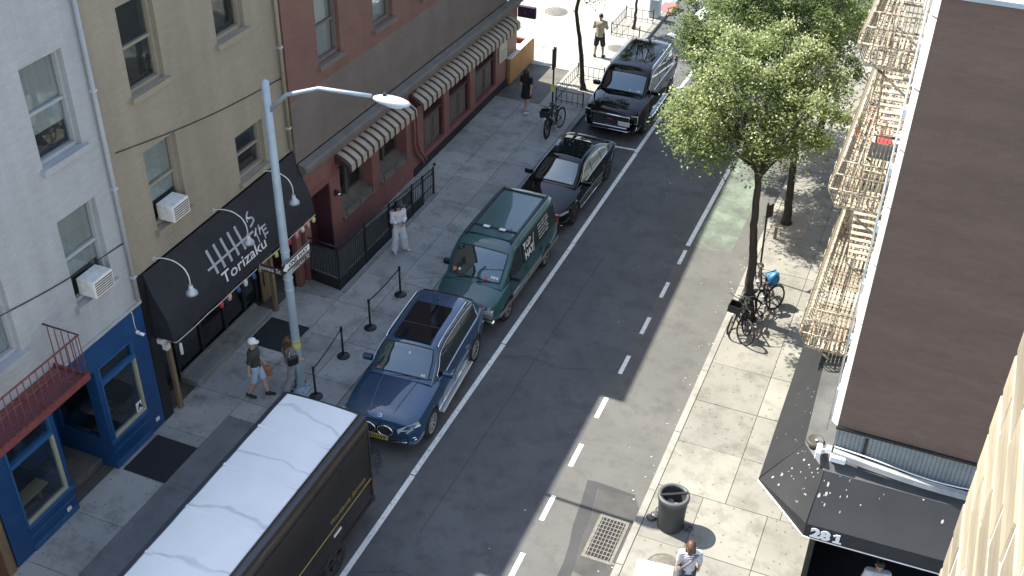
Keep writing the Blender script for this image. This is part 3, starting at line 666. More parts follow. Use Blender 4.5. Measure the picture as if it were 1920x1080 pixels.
# --- red corner building with striped awnings
XR = -15.1
def zsl(y, z): return z-.034*(y-22.4)*min(1, max(0, (z-.13)/3.2))
def settle(root):                                   # the street falls away: everything on this front dips with it
    done = set()
    def rec(o):
        if o.type == 'MESH' and o.data.name not in done:
            done.add(o.data.name)
            for v in o.data.vertices: v.co.z = zsl(v.co.y, v.co.z)
        for c in o.children: rec(c)
    rec(root)
red = empty('red_corner_building', (0, 0, 0), 0, 'maroon painted corner building with a grey cornice and recessed windows', 'building')
holes = [(22.4, 23.55, .13, 2.62), (24.1, 25.95, 1.05, 2.85), (26.4, 28.2, 1.05, 2.85)]+[(a, b, .62, 2.75) for a, b in ((29.4, 30.95), (31.35, 33.05), (33.5, 35.3))]
w = wall_with_holes(MB(), XR-.5, XR, 22.1, 37.3, .1, 3.4, holes); w.build('wall', M['maroon'], red)
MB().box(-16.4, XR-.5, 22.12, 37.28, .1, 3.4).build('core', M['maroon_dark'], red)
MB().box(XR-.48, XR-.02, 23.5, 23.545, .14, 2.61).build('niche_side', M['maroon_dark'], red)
MB().box(XR+.001, XR+.03, 28.6, 37.3, .1, .42).build('plinth', M['black'], red)
for (a, b) in ((24.1, 25.95), (26.4, 28.2)):        # deep openings with sloping sills
    mid = (a+b)/2
    s = MB(); s.prism([(XR-.44, a+.002, 1.051), (XR+.08, a+.002, 1.051), (XR+.08, a+.002, 1.1), (XR-.44, a+.002, 1.42)], (0, b-a-.004, 0)); s.build('sill', M['panel'], red)
    f = MB(); f.box(XR-.44, XR-.36, a, a+.09, 1.38, 2.85); f.box(XR-.44, XR-.36, b-.09, b, 1.38, 2.85); f.box(XR-.44, XR-.36, a+.09, b-.09, 2.72, 2.85); f.box(XR-.44, XR-.36, mid-.05, mid+.05, 1.38, 2.72)
    f = f.build('window', M['sash'], red)
    for (p, q) in ((a+.09, mid-.05), (mid+.05, b-.09)): MB().box(XR-.41, XR-.4, p+.001, q-.001, 1.4, 2.72).build('pane', M['pane'], f)
    MB().box(XR-.499, XR-.46, a+.001, b-.001, 1.2, 2.84).build('room_shade_panel', M['black'], red)  # flat black panel: the unlit room's darkness is put into its colour
    f = MB(); f.tube([(XR+.06, a+.1, 1.36), (XR+.06, b-.1, 1.36)], .018, 6)
    for yy in (a+.15, mid, b-.15): f.tube([(XR+.06, yy, 1.1), (XR+.06, yy, 1.36)], .014, 6)
    f.build('guard_rail', M['sash'], red)
for (a, b) in ((29.4, 30.95), (31.35, 33.05), (33.5, 35.3)):
    n = 2; wd = (b-a-.24)/n
    fr = MB(); fr.box(XR-.3, XR-.08, a+.001, a+.09, .63, 2.74); fr.box(XR-.3, XR-.08, b-.09, b-.001, .63, 2.74); fr.box(XR-.3, XR-.07, a+.09, b-.09, 1.82, 1.92)
    fr.build('window_frame', M['maroon_dark'], red)
    for k in range(n):
        y0 = a+.12+k*wd; p = MB(); p.bbox(XR-.3, XR-.13, y0+.015, y0+wd-.015, .66, 1.81, .02); p.bbox(XR-.13, XR-.1, y0+.12, y0+wd-.12, .8, 1.68, .02); p.build('shutter_panel', M['panel'], red)
        MB().box(XR-.22, XR-.21, y0+.01, y0+wd-.01, 1.93, 2.73).build('pane', M['pane'], red)
c = MB()                                            # stepped cornice
prof_c = [(XR, 3.4), (XR+.08, 3.4), (XR+.08, 3.47), (XR+.14, 3.5), (XR+.14, 3.58), (XR+.24, 3.62), (XR+.24, 3.74), (XR+.2, 3.8), (XR, 3.86)]
for y0, y1 in zip(np.arange(22.1, 37.2, 1.52), np.arange(23.62, 37.6, 1.52)): c.prism([(x, y0, z) for x, z in prof_c], (0, min(y1, 37.36)-y0, 0))
c.build('cornice', M['cornice'], red)
MB().prism([(XR+.001, 22.1, 3.4), (XR+.05, 22.1, 3.4), (XR+.05, 22.1, 2.9), (XR+.001, 22.1, 2.62)], (0, 1.5, 0)).build('lintel', M['maroon'], red)
uw = [(y, y+1.15, z, z+1.9) for z in (4.75, 8.1) for y in (23.6, 26.6, 29.6, 32.6, 35.2)]
wall_with_holes(MB(), XR-.4, XR-.04, 22.1, 37.3, 3.86, 5.6, [h for h in uw if 0]).build('upper_wall', M['taupe'], red)
uw = [(y, y+1.15, z, z+1.9) for z in (6.1, 9.3) for y in (23.6, 26.6, 29.6, 32.6, 35.2)]
wall_with_holes(MB(), XR-.4, XR-.04, 22.1, 37.3, 5.6, 12.55, uw).build('upper_wall', M['brick_wall'], red)
MB().box(-29, XR-.402, 22.12, 37.3, 3.4, 12.3).build('core', M['interior'], red)
MB().box(-29, -16.4, 36.9, 37.3, .1, 3.4).build('wall', M['brick_wall'], red)
MB().box(-29, XR+.2, 22.1, 37.4, 12.55, 12.75).build('coping', M['cornice'], red)
for h in uw: facade_window(red, *h, M['taupe'], x=XR-.04, blind=1)
f = MB()
for yy in (28.62, 28.84): f.tube([(XR+.07, yy, 3.35), (XR+.07, yy, 1.35), (XR+.08, yy+.12, 1.0), (XR+.1, yy+.42, .62), (XR+.1, yy+.5, .42)], .045, 8)
f.build('downpipe', pm('pinkish_pipe', (.20,.085,.07), (.26,.12,.1), scale=6, rough=.45), red)
tag(B('menu_board', pm('menu_paper', (.42,.4,.33), (.5,.48,.42), scale=8), red, XR+.001, XR+.05, 35.55, 36.25, 1.45, 2.35, .01))
MB().box(XR+.051, XR+.053, 35.65, 36.15, 1.9, 1.93).box(XR+.051, XR+.053, 35.65, 36.1, 1.75, 1.78).box(XR+.051, XR+.053, 35.65, 36.12, 1.6, 1.63).build('menu_print', M['sash'], red)
settle(red)

M['stripe_cream'] = pm('awning_cream', (.40, .36, .27), (.47, .43, .33), scale=5, rough=.8)
M['stripe_dark'] = pm('awning_maroon', (.055, .02, .022), (.075, .028, .028), scale=5, rough=.8)
M['stripe_green'] = pm('awning_olive', (.22, .2, .13), rough=.8)
def striped_awning(y0, y1, label):
    t = empty('striped_awning', (0, 0, 0), 0, label, 'awning', 'striped awnings')
    cols = []; y = y0
    while y < y1:
        for wd, k in ((.135, 1), (.05, 0), (.022, 2), (.055, 0), (.022, 2), (.05, 0)):
            if y < y1: cols.append((y, min(y+wd, y1), k)); y += wd
    xs = [(XR+.002, 3.3), (XR+.18, 3.235), (XR+.34, 3.14), (XR+.46, 3.04)]
    f = MB(); v = MB()
    for a, b, k in cols:
        P = [[(x, yy, zsl(yy, z)-.01*math.sin(yy*3.1)*(i > 0)) for i, (x, z) in enumerate(xs)] for yy in (a, b)]; f.grid(P, k, flip=True)
        q = .035*abs(math.sin((a-y0)*math.pi/.334)); q2 = .035*abs(math.sin((b-y0)*math.pi/.334))
        v.grid([[P[0][-1], (P[0][-1][0]+.012, a, P[0][-1][2]-.2-q)], [P[1][-1], (P[1][-1][0]+.012, b, P[1][-1][2]-.2-q2)]], k, flip=True)
    ms = [M['stripe_cream'], M['stripe_dark'], M['stripe_green']]
    f.build('fabric', ms, t); v.build('valance', ms, t)
    for yy in (y0, y1): MB().prism([(x, yy, zsl(yy, z)-.004) for x, z in xs]+[(XR+.002, yy, zsl(yy, 3.04))], (0, .006, 0)).build('end_flap', M['stripe_dark'], t)
    fr = MB()
    for yy in (y0+.1, (y0+y1)/2, y1-.1): fr.tube([(XR+.01, yy, zsl(yy, 2.85)), (XR+.45, yy, zsl(yy, 3.02))], .012, 5)
    fr.build('frame', M['black_metal'], t)
striped_awning(23.9, 28.1, 'shorter striped cream and maroon awning above the iron fence')
striped_awning(28.45, 36.5, 'long striped cream and maroon awning nearest the corner')

def sconce(y, z, label):
    t = empty('wall_lantern', (XR, y, zsl(y, z)), 0, label, 'lamp', 'round wall lanterns on the red building')
    MB().bbox(0, .03, -.06, .06, -.1, .1, .008).build('back_plate', M['black_metal'], t)
    MB().tube([(.02,0,.05), (.1,0,.09), (.13,0,.05)], .012, 6).build('arm', M['black_metal'], t)
    MB().ell((.13,0,-.02), (.065,.065,.07)).build('globe', M['chrome'], t); MB().lathe([(.03,.05),(.055,.03),(.03,.06)], (.13,0,0), n=12).build('cap', M['black_metal'], t)
for y, z, d in ((23.78, 2.15, 'beside the dark entrance niche'), (26.18, 2.55, 'between the two windows behind the fence'), (28.3, 2.75, 'left of the downpipes'), (29.2, 2.72, 'right of the downpipes'), (31.15, 2.7, 'on the second pilaster past the downpipes'), (33.28, 2.7, 'on the third pilaster past the downpipes'), (35.75, 2.72, 'above the menu board')):
    sconce(y, z, 'round glass wall lantern '+d)
q = MB(); q.bbox(-.1, .62, -.07, .07, -.22, .22, .02); tag(q.build('blade_sign', pm('plum_sign', (.04,.02,.045)), None, (-15.05, 37.5, 2.62)), 'small dark plum box sign at the corner past the striped awning', 'sign')

# --- iron areaway fence
fn = empty('iron_fence', (0, 0, 0), 0, 'black iron area fence with grey backing around the basement entrance', 'fence')
A = [(-15.15, 22.2), (-14.1, 22.06), (-14.08, 23.55), (-14.07, 25.0), (-14.06, 26.45), (-14.05, 27.15), (-14.04, 27.9)]
top = lambda y: 1.56-.086*(y-22)
M['fence_back'] = pm('grey_mesh_panel', (.075, .08, .08), (.105, .11, .108), scale=5, rough=.8)
barm = MB().box(-.007, .007, -.007, .007, 0, 1).mesh('bar', M['black_metal'])
for i in range(len(A)-1):
    (xa, ya), (xb, yb) = A[i], A[i+1]; za, zb = top(ya), top(yb); base = .17
    for p_, q_ in ((za, zb), (za-.16, zb-.16), (base+.3, base+.3)): MB().tube([(xa, ya, p_), (xb, yb, q_)], .018, 4).build('rail', M['black_metal'], fn)
    L_ = math.hypot(xb-xa, yb-ya); n = int(L_/.105)
    for k in range(1, n):
        t = k/n; x, y = xa+(xb-xa)*t, ya+(yb-ya)*t; z = za+(zb-za)*t; inst('bar', barm, fn, (x, y, base), (0, 0, 0), (1, 1, z-base))
    if i < 4:
        d = Vector((xb-xa, yb-ya, 0)).normalized(); nn = Vector((-d.y, d.x, 0))*.03
        P = [Vector((xa, ya, base+.36))+nn, Vector((xb, yb, base+.36))+nn, Vector((xb, yb, zb-.18))+nn, Vector((xa, ya, za-.18))+nn]
        MB().prism(P, nn*.2).build('backing_panel', M['fence_back'], fn)
    P = [Vector((xa, ya, .13)), Vector((xb, yb, .13)), Vector((xb, yb, .45)), Vector((xa, ya, .45))]; d = Vector((xb-xa, yb-ya, 0)).normalized(); nn = Vector((-d.y, d.x, 0))*.02
    if i < 5: MB().prism([p-nn*.5 for p in P], nn).build('kick_plate', M['black_metal'], fn)
for (x, y) in A: MB().bbox(x-.025, x+.025, y-.025, y+.025, .13, top(y)+.05, .006).build('post', M['black_metal'], fn)
q = MB().box(-14.0, -13.9, 22.0, 27.95, .131, .17); q.build('sill_strip', M['kerb'], fn)
for k, (y, z) in enumerate(((27.98, 1.35),)): MB().bbox(-14.07, -14.0, y-.03, y+.03, z-.25, z-.15, .01).build('gate_latch', M['black_metal'], fn)
# --- outdoor dining pen at the corner
pw = empty('dining_pen', (0, 0, 0), 0, 'orange walled outdoor dining pen at the building corner', 'dining pen')
M['orange_wall'] = pm('orange_stucco', (.34, .17, .055), (.42, .22, .08), scale=2.5, rough=.8, bump=.2)
MB().bbox(-15.12, -14.98, 37.42, 38.85, .13, 1.02, .015).bbox(-15.1, -14.96, 36.35, 37.415, .13, 1.14, .015).build('wall', M['orange_wall'], pw)
MB().bbox(-17.2, -15.125, 38.72, 38.84, .13, 1.0, .015).build('wall', M['maroon'], pw)
MB().bbox(-15.16, -14.93, 36.34, 38.9, 1.141, 1.18, .01).build('ledge', M['white_worn'], pw)
def cafe(x, y, rz, label):
    t = empty('dining_table', (x, y, SW), rz, label, 'table', 'tables in the dining pen')
    MB().bbox(-.35, .35, -.35, .35, .71, .75, .01).build('table_top', M['white_worn'], t); MB().cyl((0,0,.03), (0,0,.71), .03).build('leg', M['black_metal'], t); MB().lathe([(0,.03),(.22,.03),(.22,0)], n=16).build('base', M['black_metal'], t)
def dchair(x, y, rz, label):
    t = empty('dining_chair', (x, y, SW), rz, label, 'chair', 'chairs in the dining pen')
    MB().bbox(-.2, .2, -.2, .2, .43, .46, .01).build('seat', M['wood'], t); MB().bbox(-.2, .2, .18, .21, .6, .85, .01).build('backrest', M['wood'], t)
    for sx in (-1, 1):
        MB().cyl((.18*sx,.19,0), (.18*sx,.195,.85), .014, n=6).build('leg', M['black_metal'], t); MB().cyl((.18*sx,-.18,0), (.18*sx,-.18,.43), .014, n=6).build('leg', M['black_metal'], t)
cafe(-15.75, 38.1, 0, 'white topped dining table inside the orange pen at the corner'); dchair(-15.75, 37.5, math.pi, 'dining chair tucked under the table in the orange pen'); dchair(-16.4, 38.1, 1.5, 'second dining chair behind the table in the orange pen')
# ---------------------------------------------------------------- corner building at the right: brown party wall, fire escape, awning
cb = empty('brown_corner_building', (0, 0, 0), 0, 'tall corner building with a bare brown side wall and pale street front', 'building')
M['brown_wall'] = pm('brown_wall_paint', (.16, .107, .08), (.19, .127, .096), scale=1.1, rough=.75, stretch=(.35, 1, 2.2), bump=.12, bscale=45, detail=8)
M['brown_patch'] = pm('brown_repaint', (.15,.1,.078), (.175,.115,.09), scale=2, rough=.75); M['cream'] = pm('cream_front', (.55, .5, .42), (.66, .61, .52), scale=2, rough=.8)
M['siding'] = pm('blue_grey_siding', (.19, .215, .222), (.235, .258, .262), scale=3, rough=.5)
BY, BX, ZB, ZT = 16.7, -.25, 4.53, 12.72
wall_with_holes(MB(), BX, BX+.3, BY+.01, 40, 3.6, ZT, [(y, y+1.0, z, z+1.7) for z in (5.0, 8.1, 10.6) for y in (18.3, 20.9, 23.2, 26.5, 29, 31.5, 34)]).build('street_wall', M['cream'], cb)
MB().box(BX+.3, 9, BY, BY+.25, ZB, ZT).build('party_wall', M['brown_wall'], cb)
MB().box(BX, BX+.3, BY, BY+.009, ZB, ZT).build('corner_strip', M['brown_wall'], cb)
MB().box(BX+.302, 9, BY+.252, 39.9, 3.6, ZT-.3).build('core', M['interior'], cb)
MB().box(BX-.02, 9, BY-.06, BY+.35, ZT, ZT+.07).build('coping', M['steel'], cb)
MB().box(BX+.3, 9, BY+.35, 40, ZT-.3, ZT-.1).build('roof', M['asphalt_lane'], cb)
for z in (5.0, 8.1, 10.6):
    for y in (18.3, 20.9, 23.2, 26.5, 29, 31.5, 34):
        f = MB(); f.box(BX+.06, BX+.16, y, y+.07, z, z+1.7); f.box(BX+.06, BX+.16, y+.93, y+1, z, z+1.7); f.box(BX+.06, BX+.16, y+.07, y+.93, z+1.63, z+1.7); f.box(BX+.06, BX+.16, y+.07, y+.93, z+.82, z+.88)
        f = f.build('window', M['white_worn'], cb); MB().box(BX+.1, BX+.11, y+.07, y+.93, z, z+1.63).build('pane', M['pane'], f); MB().bbox(BX-.09, BX-.002, y-.1, y+1.1, z-.1, z-.01, .01).build('sill', M['cream'], f)
        MB().bbox(BX-.06, BX-.002, y-.12, y+1.12, z+1.71, z+1.95, .015).build('lintel', M['white_worn'], f)
# pale corner board in lengths, with bracket gaps
z = ZB
cbm = M['white_worn']
while z < ZT-.2:                                     # splayed corner boards
    h = rnd.uniform(.9, 1.25); zt = min(z+h, ZT)-.02; d_ = rnd.uniform(.10, .13)
    MB().prism([(BX-.003, BY-.003, z), (BX-.003, BY+.42, z), (BX-d_, BY+.42, z), (BX-d_, BY+d_*.9, z)], (0, 0, zt-z)).build('corner_board', cbm, cb)
    MB().bbox(BX-d_-.04, BX-d_-.002, BY+.22, BY+.4, z+h*.45, z+h*.45+.14, .006).build('bracket', M['steel'], cb); z += h+.02
MB().tube([(BX-.17, BY+.3, ZB-.4), (BX-.17, BY+.3, ZT)], .018, 6).build('conduit', M['steel'], cb)
# ribbed siding band under the brown wall
f = MB(); x = BX
while x < 9:
    f.box(x, x+.05, BY-.025, BY+.1, 3.9, ZB-.01); f.box(x+.05, x+.075, BY-.012, BY+.1, 3.9, ZB-.01); x += .075
f.build('ribbed_siding', M['siding'], cb)
MB().box(BX-.02, 9, BY-.05, BY-.003, ZB-.03, ZB+.02).build('drip_edge', M['black_metal'], cb)
MB().bbox(.28, .33, BY-.06, BY-.026, 3.92, 4.45, .005).build('siding_joint', M['black'], cb)
# shop below, set back and dark
s = MB(); s.box(-.2, .0, 18.4, 40, .1, 3.6); s.box(-.2, 9, 18.4, 18.6, .1, 3.6); s.box(-.25, 9, 16.72, 18.4, 3.3, 3.6); s.build('shop_wall', M['black'], cb)
for (x, y) in ((-.2, 16.85), (-.2, 18.3)): MB().bbox(x-.06, x+.06, y-.06, y+.06, SW, 3.3, .01).build('shop_post', M['black_metal'], cb)
MB().box(-.24, -.2, 16.92, 18.24, SW, 1.0).build('shop_panel', M['black_metal'], cb)
f = MB(); 
for x in (.3, 1.4, 2.5): f.box(x-.04, x+.04, 18.3, 18.38, SW, 3.0)
f.box(.3, 2.5, 18.3, 18.38, .9, .98); f.build('shop_frame', M['black_metal'], cb)
for x in (.85, 1.95): MB().box(x-.5, x+.5, 18.33, 18.34, .99, 3.0).build('pane', M['pane'], cb)

# wrap-round awning
aw = empty('corner_awning', (0, 0, 0), 0, 'dark grey awning numbered 281 wrapped round the building corner', 'awning')
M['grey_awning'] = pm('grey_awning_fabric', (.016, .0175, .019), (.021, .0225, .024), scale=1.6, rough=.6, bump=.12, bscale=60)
M['grey_awning_sun_patched'] = pm('awning_top_sun_patched', (.05, .052, .051), (.085, .086, .083), scale=1.5, rough=.6)  # paler than the slopes; soft sun patches are put into the colour
O1, O2, O3, O4 = (-1.46, 21.45, 2.68), (-1.46, 16.77, 2.66), (-.37, 15.68, 2.92), (4.5, 15.82, 2.95)
I1, I2, I3, I4 = (-.88, 20.4, 3.68), (-.76, 16.98, 3.68), (-.3, 16.38, 3.68), (4.5, 16.44, 3.68)
W1, W2, W3 = (-.26, 20.4, 3.86), (-.26, 16.68, 3.86), (4.5, 16.67, 3.86)
def skin(name, P, mat, sag=.03, n=8):
    """four corner fabric panel, slightly slack"""
    a, b, c, d = [Vector(q) for q in P]; G = []
    for i in range(n+1):
        row = []
        for j in range(n+1):
            u, v = i/n, j/n; q = (a*(1-u)+b*u)*(1-v)+(d*(1-u)+c*u)*v; q.z -= sag*math.sin(math.pi*v)*math.sin(math.pi*u)**.5; row.append(q)
        G.append(row)
    mb = MB(); mb.grid(G); mb.grid(G, flip=True)
    k = len(mb.v)//2
    for i in range(k, 2*k): mb.v[i] = (mb.v[i][0], mb.v[i][1], mb.v[i][2]-.006)
    return mb.build(name, mat, aw)
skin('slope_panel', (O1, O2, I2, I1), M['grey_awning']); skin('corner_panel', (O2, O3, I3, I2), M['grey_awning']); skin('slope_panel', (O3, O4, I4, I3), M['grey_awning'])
skin('top_panel', (I1, I2, W2, W1), M['grey_awning_sun_patched'], .04); skin('top_panel', (I3, I4, W3, W2), M['grey_awning_sun_patched'], .04); skin('top_panel', (I2, I3, W2, W2), M['grey_awning_sun_patched'], .01)
MB().prism([O1, I1, W1, (-.26, 21.3, 2.7)], (0, .01, 0)).build('end_panel', M['grey_awning'], aw)
va = MB().prism([O3, O4, (4.5, 15.81, 2.6), (-.37, 15.67, 2.6)], (0, .012, 0)).build('valance', M['awning'], aw)
MB().prism([O2, O3, (-.37, 15.68, 2.6), (-1.46, 16.77, 2.6)], (.008, .008, 0)).build('valance', M['grey_awning'], aw)
MB().prism([O1, O2, (-1.46, 16.77, 2.6), (-1.46, 21.45, 2.6)], (.01, 0, 0)).build('valance', M['grey_awning'], aw)
MB().tube([(-1.462, 16.77, 2.6), (-.375, 15.665, 2.6)], .018, 6).build('edge_trim', M['white'], aw); MB().tube([(-.375, 15.665, 2.6), (4.5, 15.8, 2.6)], .013, 6).build('edge_trim', M['white_worn'], aw)
for a, b in ((O2, I2), (O3, I3)): MB().tube([Vector(a)+Vector((0,0,.006)), Vector(b)+Vector((0,0,.006))], .008, 6).build('seam', M['grey_awning'], aw)
lettering('lettering', '28', M['white_print'], va, (-.26, 15.664, 2.655), (4.87, .14, 0), (0, 0, 1), .3, .37, bold=.016)
MB().prism([(.16,15.674,2.655),(.32,15.679,2.655),(.32,15.679,2.69),(.275,15.678,2.69),(.275,15.678,2.87),(.21,15.676,2.87),(.15,15.674,2.83),(.165,15.674,2.8),(.205,15.676,2.82),(.205,15.676,2.69),(.16,15.674,2.69)], (0,-.012,0)).build('lettering', M['white_print'], va)
MB().box(-.18, 6, 15.95, 18.38, SW+.004, SW+.012).build('shop_floor', M['black'], cb)
# bird droppings on the fabric
M['dropping'] = pm('bird_dropping', (.26, .27, .26), (.42, .42, .4), scale=30, rough=.8)
dm = MB()
def spat(P, u, v, r):
    a, b, c, d = [Vector(q) for q in P]; n = ((b-a).cross(d-a)).normalized(); n = n if n.z > 0 else -n
    ctr = (a*(1-u)+b*u)*(1-v)+(d*(1-u)+c*u)*v-Vector((0,0,.03*math.sin(math.pi*v)*math.sin(math.pi*u)**.5))+n*.005
    dn = (a-d).normalized(); sd = n.cross(dn); k = rnd.uniform(1, 2.6)
    dm.add([ctr+sd*(r*rnd.uniform(.7,1.2)*math.cos(t))+dn*(r*k*rnd.uniform(.7,1.2)*math.sin(t)) for t in np.linspace(0, 2*math.pi, 9)[:-1]], [tuple(range(8))])
for _ in range(26): spat((O2, O3, I3, I2), rnd.uniform(.1, .95), rnd.uniform(.1, .95), rnd.choice((.008, .01, .013, .02)))
for _ in range(20): spat((O3, O4, I4, I3), rnd.choice((rnd.uniform(.01,.12), rnd.uniform(.01,.5))), rnd.uniform(.35, .98), rnd.choice((.008, .01, .015, .024)))
for _ in range(12): spat((O1, O2, I2, I1), rnd.uniform(.4, 1), rnd.random(), rnd.choice((.01, .012)))
tag(dm.build('droppings', M['dropping'], aw), kind='stuff')

# flood lights and gutter hardware on the corner
fl = empty('flood_light', (-.3, 16.6, 4.02), 0, 'white twin flood light on the corner above the dark awning', 'lamp')
MB().bbox(-.05, .05, -.06, .06, -.06, .06, .01).build('junction_box', M['white'], fl)
MB().bbox(-.22, -.12, -.16, .12, -.18, .0, .015).build('lamp_head', M['white'], fl); MB().bbox(.05, .34, -.17, -.06, -.14, .0, .015).build('lamp_head', M['white'], fl); MB().tube([(-.04,0,0), (-.13,-.02,-.06)], .02, 6).build('arm', M['steel'], fl)
v = empty('roof_vent', (-.58, 16.98, 3.8), 0, 'round dark vent on the awning top at the corner', 'vent')
MB().lathe([(0,.02),(.13,.02),(.15,.05),(.16,.0),(.17,-.03)], n=24).build('hood', pm('vent_brown', (.06,.055,.045), rough=.6), v); MB().ell((.02,-.02,.05), (.03,.03,.02)).build('cap', M['steel'], v)
gt = empty('sagging_gutter', (0, 0, 0), 0, 'bent white gutter hanging below the blue grey siding', 'gutter')
pts = [(x, 16.55-.05*math.sin((x+.2)*1.1), 4.08-.14*math.sin(max(0, min(1, (x+.2)/2.6))*math.pi*.5)) for x in np.linspace(-.22, 4.5, 20)]
g_ = MB()
for k in range(len(pts)-1):
    a, b = pts[k], pts[k+1]; g_.prism([(a[0], a[1]-.07, a[2]-.1), (a[0], a[1]-.05, a[2]), (a[0], a[1]+.05, a[2]+.01), (a[0], a[1]+.06, a[2]-.09)], (b[0]-a[0], b[1]-a[1], b[2]-a[2]))
g_.build('trough', pm('grey_gutter', (.24,.25,.25), (.36,.36,.35), scale=3), gt); MB().tube([(p[0], p[1]+.06, p[2]+.05+.02*math.sin(p[0]*3)) for p in pts], .012, 6).build('cable', M['white'], gt)

# --- fire escape
fe = empty('fire_escape', (0, 0, 0), 0, 'rusty cream iron fire escape with bulging balconies on the corner building', 'fire escape')
M['fe_iron'] = pm('cream_rusty_iron', (.42, .39, .30), (.11, .065, .035), scale=9, rough=.75, thr=(.44, .6))
M['fe_rust'] = pm('rusty_tread', (.47, .43, .34), (.16, .095, .05), scale=6, rough=.8, thr=(.42, .66))
y0, y1 = 19.55, 28.4; xo, xi = -1.32, -.3
slatm = MB().box(-.027, .027, 0, 1, 0, .02).mesh('slat', M['fe_iron'])
treadm = MB().bbox(-.26, .26, -.065, .065, 0, .022, .004).mesh('tread', M['fe_rust'])
balm = MB().cyl((0,0,0), (0,0,1), .01, n=5).mesh('baluster', M['fe_iron'])
bp = [(-.0,0),(-.07,.12),(-.16,.3),(-.15,.48),(-.05,.68),(0,.92)]
bellym = MB().tube([(x, 0, z) for x, z in bp], .013, 5).mesh('belly_bar', M['fe_iron'])
crossm = MB().box(0, .96, -.012, .012, -.02, .008).mesh('cross_bar', M['fe_rust'])
guardm = MB().box(-.01, .01, -.01, .01, 0, 1.3).mesh('guard_bar', M['fe_rust'])
LZ = [4.05, 7.45, 10.35]
for li, z in enumerate(LZ):
    fr = MB(); fr.box(xo, xo+.04, y0, y1, z-.05, z+.03); fr.box(xi-.03, xi, y0, y1, z-.05, z+.03)
    for y in (y0, y0+1.6, y0+3.3, y1-.05): fr.box(xo+.04, xi-.03, y, y+.05, z-.052, z-.004)
    fr.build('platform_frame', M['fe_iron'], fe)
    for k in range(10):
        x = xo+.085+k*.092
        if -1.02 < x < -.48 and li > 0: inst('slat', slatm, fe, (x, y0, z), (0,0,0), (1, .75, 1)); inst('slat', slatm, fe, (x, y0+3.35, z), (0,0,0), (1, y1-y0-3.35, 1))
        else: inst('slat', slatm, fe, (x, y0, z), (0,0,0), (1, y1-y0, 1))
    for k in range(42): inst('cross_bar', crossm, fe, (xo+.04, y0+.1+k*.205, z-.012), (0,0,0), (1 if li == 0 or k < 4 or k > 16 else .28, 1, 1))
    n = 66
    for k in range(n+1): inst('belly_bar', bellym, fe, (xo, y0+(y1-y0)*k/n, z+.02))
    for yy, s_ in ((y0, -1), (y1, 1)):
        for k in range(1, 10): inst('belly_bar', bellym, fe, (xo+k*.103, yy, z+.02), (0, 0, math.pi/2 if s_ < 0 else -math.pi/2))
    for p_ in ([(xi, y0, z+.94), (xo, y0, z+.94), (xo, y1, z+.94), (xi, y1, z+.94)], [(xi, y0-.15, z+.4), (xo-.13, y0-.13, z+.4), (xo-.15, y1+.13, z+.4), (xi, y1+.15, z+.4)], [(xi, y0-.05, z+.68), (xo-.05, y0-.05, z+.68), (xo-.05, y1+.05, z+.68), (xi, y1+.05, z+.68)]):
        MB().tube(p_, .021, 6).build('railing', M['fe_iron'], fe)
    for k in range(15):                                                                  # scroll work low on the belly
        yc = y0+.3+k*.56; MB().tube([(xo-.175, yc+.17*math.cos(t)*(1-t/14), z+.28+.17*math.sin(t)*(1-t/14)) for t in np.linspace(0, 9, 22)], .013, 4).build('scroll', M['fe_iron'], fe)
    for k in range(2):
        yc = y0-.17; MB().tube([(xo+.25+.45*k+.15*math.cos(t)*(1-t/14), yc, z+.28+.17*math.sin(t)*(1-t/14)) for t in np.linspace(0, 9, 22)], .013, 4).build('scroll', M['fe_iron'], fe)
    for yy in (y0+.2, y0+2.5, y1-.2): MB().tube([(xi+.03, yy, z-.75), (xo+.1, yy, z-.05)], .024, 6).build('brace', M['fe_iron'], fe)
    for yy in (18.3, 20.9, 23.2):                                                       # window guards against the front
        for k in range(6): inst('guard_bar', guardm, fe, (BX-.1, yy+.1+k*.16, z+.95))
        MB().box(BX-.12, BX-.08, yy, yy+1, z+1.6, z+1.64).build('guard_rail', M['fe_rust'], fe)
    if li < 2:                                                                          # stair up to the next platform
        zn = LZ[li+1]; ya, yb = y0+3.5, y0+1.0
        for x in (-1.03, -.47):
            MB().prism([(x-.015, ya+.05, z-.05), (x-.015, yb, zn-.14), (x-.015, yb-.12, zn), (x-.015, ya-.12, z+.1)], (.03, 0, 0)).build('stringer', M['fe_iron'], fe)
            MB().tube([(x, ya, z+.8), (x, yb, zn+.8)], .016, 6).build('hand_rail', M['fe_iron'], fe)
            for t in (.1, .35, .6, .85): MB().tube([(x, ya+(yb-ya)*t, z+(zn-z)*t), (x, ya+(yb-ya)*t, z+(zn-z)*t+.8)], .013, 5).build('hand_rail_post', M['fe_iron'], fe)
        for k in range(1, 12):
            t = k/12; inst('tread', treadm, fe, (-.75, ya+(yb-ya)*t, z+(zn-z)*t))
# drop ladder hanging beside the platforms
for x in (-1.3, -1.0):
    MB().tube([(x, y0+4.4, 2.6), (x, y0+4.4, 9.8)], .026, 5).build('ladder_rail', M['fe_iron'], fe)
rung = MB().cyl((-1.3,0,0), (-1.0,0,0), .014, n=6).mesh('rung', M['fe_iron'])
for k in range(22): inst('rung', rung, fe, (0, y0+4.4, 2.8+k*.3))
# white objects left on the platforms
for (x, y, z, s_, lab) in ((-.55, 23.5, 7.47, .3, 'pale box on the middle platform of the fire escape'), (-.5, 22.6, 10.37, .26, 'pale box on the upper platform of the fire escape')):
    q = MB(); q.bbox(-s_/2, s_/2, -s_*.6, s_*.6, 0, .28, .02); q.box(-s_/2-.012, s_/2+.012, -s_*.6-.012, s_*.6+.012, .281, .32); tag(q.build('storage_box', M['white_worn'], None, (x, y, z+.015)), lab, 'box')
